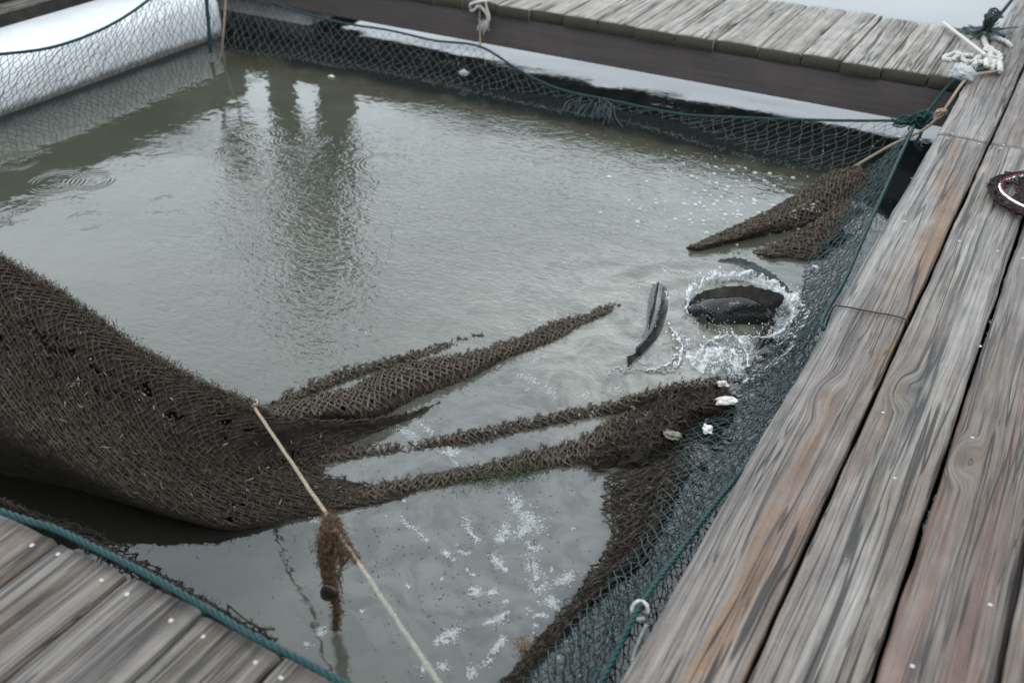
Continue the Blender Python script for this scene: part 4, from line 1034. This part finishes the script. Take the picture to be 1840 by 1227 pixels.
# ------------------------------------------------------------------ ropes, rubbish and shells
# tan hauling cord from the fold towards the camera
b = Bag(); pts = [at(455, 728, .205), at(466, 744, .205), at_x(530, 850, -.955), at_x(597, 940, -.70), at_x(680, 1060, -.40), at_x(735, 1145, -.235)]
P0, P1 = np.array(pts[0]), at_x(597, 940, -.69)
dirv = P1-P0; line = [P0+dirv*t for t in (0, .3, .6, 1.0, 1.35)]
b.build if False else None
rope(b, line, .0045, jitter=.002)
cord = tag(b.build('cord', M['tan']), 'tan cord pulled taut from the fouled fold towards the camera, hung with brown weed', 'cord')
b = Bag(); rope(b, [P0+dirv*t for t in (1.34, 1.7, 2.1, 2.6)], .0050, jitter=.002); o = b.build('pale_end', M['pale_cord']); o.parent = cord
b = Bag(); tube(b, catmull([P0+np.array([.012*math.cos(t), .010*math.sin(t), .010*math.sin(t*1.3)]) for t in np.linspace(0, 6, 9)], 40), .0045, 6); o = b.build('hitch', M['tan']); o.parent = cord
# weed and a mussel hanging from the cord
top = P0+dirv*1.0
tip_ = at(602, 1132, .012); 
b = Bag(); Cw = catmull([top, top*.75+tip_*.25+np.array([-.018, 0, 0]), (top+tip_)/2+np.array([-.012, 0, 0]), top*.25+tip_*.75+np.array([.006, 0, 0]), tip_], 60)
tube(b, Cw, np.interp(np.linspace(0, 1, 60), [0, .15, .45, .6, .8, 1], [.014, .017, .014, .010, .006, .002])*(1+.4*rng.random(60)), 7)
n = 3200; t = rng.random(n)**1.2; i = (t*59).astype(int); wd = np.interp(t, [0, .12, .4, .7, 1], [.020, .024, .016, .008, .003])
hairs(b, Cw[i]+rng.normal(size=(n, 3))*wd[:, None]*.55, .016, .0009, (0, 0, -.9))
for k_ in range(9):
    s_ = top+dirv*rng.uniform(-.04, .12)+rng.normal(size=3)*.006; L_ = rng.uniform(.05, .15)
    c = catmull([s_, s_+np.array([rng.normal()*.015, rng.normal()*.01, -L_*.5]), s_+np.array([rng.normal()*.025, rng.normal()*.01, -L_])], 24)
    tube(b, c, np.linspace(.0035, .0010, 24)*(1+.6*rng.random(24)), 5); j = rng.integers(0, 24, 160); hairs(b, c[j]+rng.normal(size=(160, 3))*.003, .011, .0008, (0, 0, -.6))
n = 1500; t = rng.random((n, 1))*.30-.05; hairs(b, top+dirv*t+rng.normal(size=(n, 3))*.009*np.exp(-np.abs(t)*9), .013, .0009, (0, 0, -.5))
weed = tag(b.build('hanging_weed', M['algae']), 'clump of rusty brown weed hanging from the tan cord over the water', 'weed')
mc = at_x(590, 1066, -.69)
nu_, nv2 = 18, 9; V = []; V0, Q0 = sphere_template(20, 12)
V0 = V0.copy(); V0[:, 0] *= .020*(1+.25*V0[:, 2]); V0[:, 1] *= .009; V0[:, 2] *= .030
V0[:, 0] += .12*V0[:, 2]
ca, sa = math.cos(.5), math.sin(.5); V0 = np.stack([V0[:, 0]*ca-V0[:, 2]*sa*-1, V0[:, 1], -V0[:, 0]*sa+V0[:, 2]*ca], -1)
b = Bag(); b.add(V0+mc, Q0); tag(b.build('mussel', M['mussel']), 'black mussel shell caught in the weed on the tan cord', 'mussel')
# cord in the far left corner
b = Bag(); c0 = at(397, 102, 0); rope(b, [at_y(404, -90, 4.36), at_y(405, 0, 4.33), at_y(401, 60, 4.28), c0, c0+np.array([-.03, -.03, -.05])], .0065)
tag(b.build('cord', M['tan']), 'tan cord running down into the water in the far left corner', 'cord')
# rope tied round a board of the far walkway
b = Bag(); q = lambda u, v, y: at_y(u, v, y)
rope(b, [at(866, 4, DZ+.012)+np.array([.02, .05, 0]), at(850, 6, DZ+.014), q(845, 14, YF-.03), q(849, 20, YF-.032), q(860, 12, YF-.034), q(869, 18, YF-.036), q(876, 30, YF-.034), q(873, 42, YF-.03), q(866, 48, YF-.03)], .0085)
rope(b, [at(872, 3, DZ+.014), q(874, 14, YF-.036), q(879, 34, YF-.034), q(871, 50, YF-.026)], .0075)
fr_ = q(869, 44, YF-.03); hairs(b, fr_+rng.normal(size=(160, 3))*np.array([.012, .004, .012]), .03, .0012, (0, 0, -1.0))
tag(b.build('white_rope', M['white_rope']), 'frayed off-white rope looped over the edge of the back walkway', 'rope')
b = Bag(); rope(b, [at(862, 5, DZ+.013), q(862, 8, YF-.028), q(862, 40, YF-.024), q(863, 78, YF-.06), ftop[5]+np.array([0, 0, .004])], .0062)
tag(b.build('cord', M['tan']), 'thin tan cord holding the net rope up to the back walkway', 'cord')
# heap of knotted white cord on the corner of the walkways; zk() reads the enlarged corner of the photograph
def zk(x_, y_, h=.012): return at(1640+x_/7.67, y_/7.67, DZ+h)
b = Bag()
tube(b, catmull([zk(425, 320, .02), zk(720, 545, .03), zk(1010, 772, .045)], 30), .0085, 8)
rope(b, [zk(842, 778), zk(770, 768), zk(690, 778), zk(640, 745, .02), zk(600, 735, .022), zk(545, 752), zk(480, 775), zk(430, 795), zk(470, 828), zk(560, 822), zk(605, 775, .024), zk(640, 762, .024), zk(668, 800), zk(720, 845), zk(800, 862), zk(880, 830, .02), zk(950, 780, .03)], .0115)
rope(b, [zk(1000, 440, .03), zk(970, 480, .02), zk(985, 560), zk(1010, 620, .015), zk(1030, 660, .025), zk(1000, 695, .03), zk(1060, 715, .035), zk(1095, 690, .03), zk(1040, 655, .03)], .0125)
rope(b, [zk(1075, 495, .02), zk(1150, 525), zk(1230, 555), zk(1300, 585), zk(1335, 620), zk(1352, 655, .0)], .0115)
for (pp, r_) in [([(1070, 720), (1150, 730), (1200, 770), (1190, 815), (1110, 800), (1060, 770), (1090, 735)], .013), ([(830, 860), (900, 800), (980, 770), (1060, 800), (1150, 820), (1215, 790)], .012),
                 ([(840, 905), (880, 870), (960, 880), (1010, 840), (960, 800), (930, 840), (1000, 880)], .011), ([(1010, 790), (1015, 850), (1025, 925)], .013), ([(1050, 800), (1075, 870), (1105, 930), (1085, 950)], .012),
                 ([(1200, 790), (1195, 870), (1205, 940), (1200, 990)], .014), ([(1130, 880), (1160, 850), (1130, 840), (1110, 880), (1150, 910)], .010), ([(980, 690), (1060, 670), (1110, 710), (1080, 760), (1010, 750), (985, 700)], .012)]:
    rope(b, [zk(x_, y_, .014+.018*rng.random()) for x_, y_ in pp], r_)
tag(b.build('knotted_rope', M['white_rope']), 'tangle of knotted off-white rope on the corner where the walkways meet', 'rope')
b = Bag()
rope(b, [zk(1100, 930, .02), zk(1010, 945, .02), zk(900, 975, .02), zk(800, 1005, .02), zk(640, 1075, .012), zk(590, 1100, .006)]+[at_y(1699, 160, 4.90), at_y(1672, 195, 4.80), ck], .0082)
tag(b.build('green_rope', M['green_rope']), 'dark green rope tying the corner of the net up to the white knot', 'rope')
b = Bag(); kp = at_y(1690, 206, 4.60)
rope(b, [zk(1165, 985, .015), zk(1000, 1010, .015), zk(830, 1045, .015), zk(745, 1090, .010)]+[at_y(1722, 160, 4.78), kp, at_y(1655, 236, 4.56), at_y(1600, 262, 4.50), at_y(1535, 300, 4.42), at_y(1512, 316, 4.38)], .0062)
for q_ in range(4): rope(b, [kp+np.array([.02*math.cos(t+q_), .014*math.sin(t*1.2+q_), .018*math.sin(t+q_*2)]) for t in np.linspace(0, 5, 7)], .006)
tag(b.build('cord', M['tan']), 'tan cord with a knot running from the white tangle down to the fouled net', 'cord')
# frayed green net bundle behind the tangle
b = Bag(); cb = zk(860, 420, .02)
for _ in range(46):
    x0, y0 = rng.normal(1040, 60), rng.normal(420, 30); a = rng.normal(PI, .35) if rng.random() < .75 else rng.normal(.5, .3)
    L_ = rng.uniform(120, 420); x1, y1 = x0+math.cos(a)*L_, y0-math.sin(a)*L_*.35+rng.normal()*25
    tube(b, catmull([zk(x0, y0, .025), zk((x0+x1)/2, (y0+y1)/2+rng.normal()*22, .012+.03*rng.random()), zk(x1, y1, .008+.012*rng.random())], 12), .0034, 5)
cl_ = [zk(980, 410, .04), zk(1000, 300, .10), zk(1060, 230, .15), zk(1140, 180, .17), zk(1180, 200, .16), zk(1130, 290, .11), zk(1040, 400, .05), zk(1090, 420, .03)]
for _ in range(5): rope(b, [p+rng.normal(size=3)*.010 for p in cl_], .0055)
rope(b, [zk(1050, 430, .03), zk(1150, 450, .03), zk(1200, 480, .02), zk(1265, 505, .006)], .009)
tag(b.build('net_bundle', M['twine']), 'frayed bundle of dark green net twine with a loop standing on the walkway corner', 'bundle')
b = Bag(); rope(b, [at(1763, 66, .30), at(1788, 38, .30), at(1812, 8, .30), at(1850, -40, .30)], .010); tag(b.build('blue_rope', M['twine_dark']), 'dark blue rope stretched along the inner edge of the right walkway beyond the tangle', 'rope')
# knotted clear plastic bag
b = Bag(); c0 = zk(690, 1010, .03); V0, Q0 = sphere_template(36, 24)
f = 1+.55*np.abs(fbm(V0[:, 0]*2.6+5, V0[:, 1]*2.6+V0[:, 2]*3.1, 4, 3))-.45*np.abs(fbm(V0[:, 0]*5+1, V0[:, 2]*5+V0[:, 1]*4, 12, 2))
b.add(V0*f[:, None]*np.array([.052, .042, .034])+c0, Q0)
f2 = 1+.8*fbm(V0[:, 0]*3+9, V0[:, 1]*3+V0[:, 2]*3, 8, 3); b.add(V0*f2[:, None]*np.array([.024, .022, .022])+zk(775, 1020, .03), Q0)
f3 = 1+.8*fbm(V0[:, 0]*3+2, V0[:, 1]*3+V0[:, 2]*3, 18, 3); b.add(V0*f3[:, None]*np.array([.034, .026, .016])+zk(650, 930, .05), Q0)
def bag_mat():
    m, t, b_ = new_mat('clear_plastic'); b_.inputs['Base Color'].default_value = (.82, .84, .86, 1); b_.inputs['Roughness'].default_value = .18; b_.inputs['Alpha'].default_value = .55
    k = NB(t); tc = k.n('TexCoord'); n = k.noise(tc.outputs['Object'], 70, 3, .6, 2.0); k.l(k.bump(k.m('MULTIPLY', n, .012), 1, 1), b_.inputs['Normal']); return m
M['plastic'] = bag_mat()
tag(b.build('plastic_bag', M['plastic']), 'crumpled clear plastic bag knotted round the ropes at the walkway corner', 'bag')
# shells lying in the netting
def shell(label, u, v, z, sx, sy, sz, mat, seed, rot):
    V0, Q0 = sphere_template(26, 16); f = 1+.95*fbm(V0[:, 0]*1.8+seed, V0[:, 1]*1.8+V0[:, 2]*1.4, seed, 3)
    W = V0*f[:, None]*np.array([sx*.78, sy*.78, sz*.8]); W[:, 2] += .15*sz*np.sin(np.hypot(W[:, 0]/sx, W[:, 1]/sy)*14)
    c, s_ = math.cos(rot), math.sin(rot); W = np.stack([W[:, 0]*c-W[:, 1]*s_, W[:, 0]*s_+W[:, 1]*c, W[:, 2]], -1)
    b = Bag(); b.add(W+at(u, v, z), Q0); return tag(b.build('oyster_shell', M[mat]), label, 'shell', 'shells caught in the net')
shell('large white oyster shell in the netting below the froth', 1302, 722, .075, .040, .024, .014, 'shell', 3, .5)
shell('small white shell at the lower edge of the froth', 1300, 690, .050, .024, .014, .010, 'shell', 8, .3)
shell('pinkish white shell in the green netting beside dark heap', 1272, 773, .065, .016, .024, .010, 'shell', 13, .4)
shell('tiny white shell at the edge of net above the splash', 1465, 480, .045, .014, .010, .008, 'shell', 21, .2)
shell('green-grey shell half buried in the dark brown heap', 1208, 780, .060, .034, .024, .010, 'shell_green', 27, -.3)
b = Bag(); V0, Q0 = sphere_template(14, 8); f = 1+.5*fbm(V0[:, 0]*2+3, V0[:, 1]*2+V0[:, 2], 5, 3); b.add(V0*f[:, None]*np.array([.030, .016, .016])+at_y(833, 131, 4.62), Q0)
tag(b.build('foam_scrap', M['froth']), 'scrap of white foam caught in the far netting under the cord', 'foam scrap')
b = Bag(); b.add(V0*f[:, None]*np.array([.020, .012, .008])+at(595, 138, .004), Q0)
tag(b.build('foam_scrap', M['shell']), 'small pale scrap floating close to far net in the back left', 'foam scrap')
# tuft of orange-brown weed and green weed on the folds
b = Bag(); p = at(942, 1158, .012); hairs(b, p+rng.normal(size=(90, 3))*np.array([.010, .008, .004]), .013, .0014, (0, 0, .7))
def orange():
    return plain('orange_weed', (.12, .07, .025), (.26, .16, .06), 80, .8, 0)
M['orange'] = orange(); tag(b.build('weed_tuft', M['orange']), 'orange weed tuft at the bottom of the fouled strip', 'weed')
b = Bag(); n = 900; u = rng.normal(905, 45, n); v = 848-.16*(u-905)+rng.normal(size=n)*9; P = np.array([at(a, c, .012) for a, c in zip(u, v)]); hairs(b, P, .012, .0010, (0, 0, .6))
o = b.build('green_weed', M['green_algae'], pen)
# thin wire round the first board
b = Bag(); w0, w1 = at(1497, 546, DZ+.004), at(1632, 573, DZ+.004)
tube(b, catmull([np.array([-.012, w0[1]-.02, DZ-.06]), np.array([-.004, w0[1], DZ-.004]), np.array([.02, w0[1]+(w1[1]-w0[1])*.1, DZ+.003]), (w0+w1)/2, np.array([PW-.012, w1[1], DZ+.002]), np.array([PW-.001, w1[1]+.003, DZ-.03])], 40), .0026, 6)
tag(b.build('wire', M['mussel']), 'thin dark wire wrapped across the first board of the right walkway', 'wire')

# ------------------------------------------------------------------ landing net on the right walkway
ln = thing('landing_net', 'round landing net with bright steel hoop and dark maroon mesh on right walkway', 'landing net', (.78, 3.35, DZ))
hc = at(1895, 352, DZ+.03); hr = float(np.linalg.norm((at(1814, 360, DZ+.03)-hc)[:2]))
th = np.linspace(0, 2*PI, 72); hoop = hc+np.stack([hr*np.cos(th), hr*np.sin(th), .004*np.sin(th*2)], -1)
b = Bag(); tube(b, hoop, .0055, 10, False); b.build('hoop', M['steel'], ln)
b = Bag(); hd = np.array([math.cos(-.6), math.sin(-.6), 0]); tube(b, np.stack([hc+hd*hr*.98, hc+hd*(hr+.3), hc+hd*(hr+1.0)]), .011, 10); b.build('handle', M['steel'], ln)
b = Bag()
for t in np.linspace(0, 2*PI, 58)[:-1]:
    p = hc+np.array([hr*math.cos(t), hr*math.sin(t), 0]); rd = np.array([math.cos(t), math.sin(t), 0]); tg = np.array([-math.sin(t), math.cos(t), 0])
    tube(b, [p-rd*.012+tg*.010*rng.normal()+np.array([0, 0, .002]), p-rd*.006+np.array([0, 0, .0085]), p+rd*.010+tg*.012+np.array([0, 0, -.002])], .0026, 5)
b.build('lashing', M['red_twine'], ln)
b = Bag(); n1, n2 = 120, 15; G = []
for j in range(n2):
    t = j/(n2-1); rr_ = hr+.036*math.sin(t*2.5)-.06*max(0, t-.55); zz = .024-.030*t+.012*math.sin(t*PI)
    G.append(hc*np.array([1, 1, 0])+np.stack([rr_*np.cos(np.linspace(0, 2*PI, n1+1)), rr_*np.sin(np.linspace(0, 2*PI, n1+1)), np.full(n1+1, DZ+.006+max(0, zz))], -1)+rng.normal(size=(n1+1, 3))*.0028)
G = np.array(G); net(b, G, .0018, 1.7, .002)
gr = np.linspace(-1, 1, 41); XX, YY = np.meshgrid(gr, gr); G = np.stack([hc[0]+XX*hr*.70, hc[1]+YY*hr*.70, DZ+.010+.014*fbm(XX*4, YY*4, 3, 3)+.008], -1); net(b, G, .0018, 1.7, .003)
b.build('mesh_bag', M['maroon'], ln)
b = Bag()
hairs(b, hc+np.stack([(hr+.02)*np.cos(rng.random(2600)*2*PI), np.zeros(2600), np.zeros(2600)], -1)*0+np.stack([(lambda a, r_: r_*np.cos(a))(A_ := rng.random(2600)*2*PI, R_ := hr+.018+rng.normal(size=2600)*.010), R_*np.sin(A_), -.016+.008*rng.random(2600)], -1), .012, .0012, (0, 0, .3))
b.build('mesh_roll', M['maroon'], ln)

# ------------------------------------------------------------------ person on the far walkway, seen only mirrored in the water
def cloth(name, c1, c2): return plain(name, c1, c2, 20, .85, .003)
M['wader'] = cloth('dark_waders', (.018, .02, .018), (.04, .042, .036)); M['jacket'] = cloth('dark_jacket', (.02, .025, .03), (.05, .055, .06))
M['skin'] = plain('tanned_skin', (.30, .17, .11), (.40, .24, .16), 30, .55, 0)
def skin_fig(name, verts, edges, rad, mat, parent, sub=2):
    me = bpy.data.meshes.new(name); me.from_pydata([tuple(v) for v in verts], edges, []); me.materials.append(mat)
    o = bpy.data.objects.new(name, me); COL.objects.link(o); o.parent = parent; o.location = [-c for c in parent.location]
    mo = o.modifiers.new('skin', 'SKIN'); mo.use_smooth_shade = True
    for v, r_ in zip(me.skin_vertices[0].data, rad): v.radius = (r_, r_) if np.isscalar(r_) else r_
    me.skin_vertices[0].data[0].use_root = True
    o.modifiers.new('sub', 'SUBSURF').levels = sub; o.modifiers['sub'].render_levels = sub
    return o
pc = np.array([-3.98, 5.30, DZ])
man = thing('person', 'person in dark waders on the back walkway, seen only as reflection in the pen', 'person', tuple(pc))
J = {'pel': (0, 0, .93), 'sp': (0, -.02, 1.12), 'ch': (0, -.05, 1.34), 'nk': (0, -.07, 1.49), 'hd': (0, -.10, 1.60), 'ht': (0, -.10, 1.72),
     'hl': (-.11, 0, .90), 'kl': (-.20, -.05, .50), 'al': (-.25, .0, .08), 'tl': (-.27, -.17, .04), 'hr': (.11, 0, .90), 'kr': (.19, -.05, .50), 'ar': (.23, 0, .08), 'tr': (.25, -.17, .04),
     'sl': (-.20, -.05, 1.40), 'el': (-.36, -.08, 1.16), 'wl': (-.50, -.16, .96), 'sr': (.20, -.05, 1.40), 'er': (.32, -.06, 1.12), 'wr': (.30, -.26, .98)}
ks = list(J); ix = {k_: i for i, k_ in enumerate(ks)}
E_ = [('pel', 'sp'), ('sp', 'ch'), ('ch', 'nk'), ('nk', 'hd'), ('hd', 'ht'), ('pel', 'hl'), ('hl', 'kl'), ('kl', 'al'), ('al', 'tl'), ('pel', 'hr'), ('hr', 'kr'), ('kr', 'ar'), ('ar', 'tr'), ('ch', 'sl'), ('sl', 'el'), ('el', 'wl'), ('ch', 'sr'), ('sr', 'er'), ('er', 'wr')]
RD = {'pel': .155, 'sp': .15, 'ch': .165, 'nk': .06, 'hd': .09, 'ht': .075, 'hl': .13, 'kl': .115, 'al': .10, 'tl': .05, 'hr': .15, 'kr': .145, 'ar': .135, 'tr': .05, 'sl': .075, 'el': .055, 'wl': .038, 'sr': .075, 'er': .055, 'wr': .038}
skin_fig('body', [pc+np.array(J[k_]) for k_ in ks], [(ix[a], ix[c]) for a, c in E_], [RD[k_] for k_ in ks], M['wader'], man)
for sx, wk in ((-1, 'wl'), (1, 'wr')):
    w0 = pc+np.array(J[wk]); dn = np.array([0, -.1, -1.0]); dn /= np.linalg.norm(dn); vs = [w0, w0+dn*.05, w0+dn*.09]; ed = [(0, 1), (1, 2)]; rd = [.03, .034, .030]
    for q, ln_ in enumerate((.07, .078, .072, .056)):
        r0 = w0+dn*.085+np.array([(q-1.5)*.016, 0, 0]); i0 = len(vs); vs += [r0+dn*.02, r0+dn*ln_*.7+np.array([0, .01, 0]), r0+dn*ln_+np.array([0, .022, 0])]; rd += [.010, .009, .007]; ed += [(2, i0), (i0, i0+1), (i0+1, i0+2)]
    i0 = len(vs); tb = w0+dn*.04+np.array([-sx*.03, -.01, 0]); vs += [tb, tb+np.array([-sx*.012, -.012, -.04])]; rd += [.011, .008]; ed += [(1, i0), (i0, i0+1)]
    skin_fig('hand', vs, ed, rd, M['skin'], man, 1)
b = Bag(); V0, Q0 = sphere_template(22, 14); hd_ = pc+np.array([0, -.11, 1.63]); W = V0*np.array([.078, .095, .115]); W[:, 1] -= np.exp(-((W[:, 0]/.018)**2+((W[:, 2]+.005)/.03)**2))*(V0[:, 1] < -.6)*.018
b.add(W+hd_, Q0); balls(b, [hd_+np.array([sx*.08, 0, 0]) for sx in (-1, 1)], .022, sphere_template(8, 6), (.5, 1, 1.4)); b.build('head', M['skin'], man)
b = Bag(); balls(b, [hd_+np.array([sx*.03, -.086, .012]) for sx in (-1, 1)], .010, sphere_template(8, 6)); b.build('eyes', M['mussel'], man)
b = Bag(); b.add(np.vstack([V0*np.array([.090, .105, .085])])+hd_+np.array([0, .005, .055]), Q0); rim_ = [(hd_+np.array([.17*math.cos(t), .19*math.sin(t), .06])) for t in np.linspace(0, 2*PI, 33)]
ri = [(hd_+np.array([.085*math.cos(t), .10*math.sin(t), .072])) for t in np.linspace(0, 2*PI, 33)]; V1, Q1 = sheet(np.array([ri, rim_])); b.add(V1, Q1); V1, Q1 = sheet(np.array([ri, rim_])-np.array([0, 0, .006])); b.add(V1, Q1[:, ::-1]); b.build('hat', M['jacket'], man)
jk = skin_fig('jacket', [pc+np.array(J[k_]) for k_ in ('sp', 'ch', 'sl', 'el', 'sr', 'er')]+[pc+np.array([0, -.01, .98]), pc+np.array([-.44, -.13, 1.04]), pc+np.array([.31, -.18, 1.04])], [(0, 1), (1, 2), (2, 3), (1, 4), (4, 5), (0, 6), (3, 7), (5, 8)], [.175, .185, .095, .07, .095, .07, .18, .055, .055], M['jacket'], man)
# bucket held in the left hand of the figure
bk_ = thing('bucket', 'dark round bucket held beside the waders, mirrored in the pen water', 'bucket', (pc[0]-.52, pc[1]-.17, .34+.52))
b = Bag(); n = 28; prof = [(0, 0), (.10, 0), (.125, .27), (.135, .275), (.128, .282), (.118, .27), (.095, .012), (0, .012)]; a = np.linspace(0, 2*PI, n, endpoint=False); base = np.array([pc[0]-.52, pc[1]-.17, .86])
G = np.array([[(r_*math.cos(t), r_*math.sin(t), z_) for t in np.append(a, a[0])] for r_, z_ in prof])+base; V1, Q1 = sheet(G); b.add(V1, Q1); b.build('pail', M['black_timber'], bk_)
b = Bag(); tube(b, [base+np.array([.125*math.cos(t), 0, .27+.13*math.sin(t)]) for t in np.linspace(0, PI, 15)], .004, 6); b.build('handle', M['steel'], bk_)

# unseen box added past the frame so its reflection darkens the water behind
bx_ = thing('added_dark_box', 'added dark lidded box out of frame, only there to be mirrored in water at top right', 'box', (.45, 7.2, DZ))
box('chest', .06, .86, 6.55, 7.9, DZ+.002, DZ+.86, M['black_timber'], bx_, .02)
box('lid', .03, .89, 6.52, 7.93, DZ+.862, DZ+.93, M['beam'], bx_, .015)
b = Bag(); tube(b, catmull([(.024, 7.1, DZ+.885), (-.02, 7.12, DZ+.885), (-.02, 7.33, DZ+.885), (.024, 7.35, DZ+.885)], 16), .008, 6); b.build('handle', M['steel'], bx_)
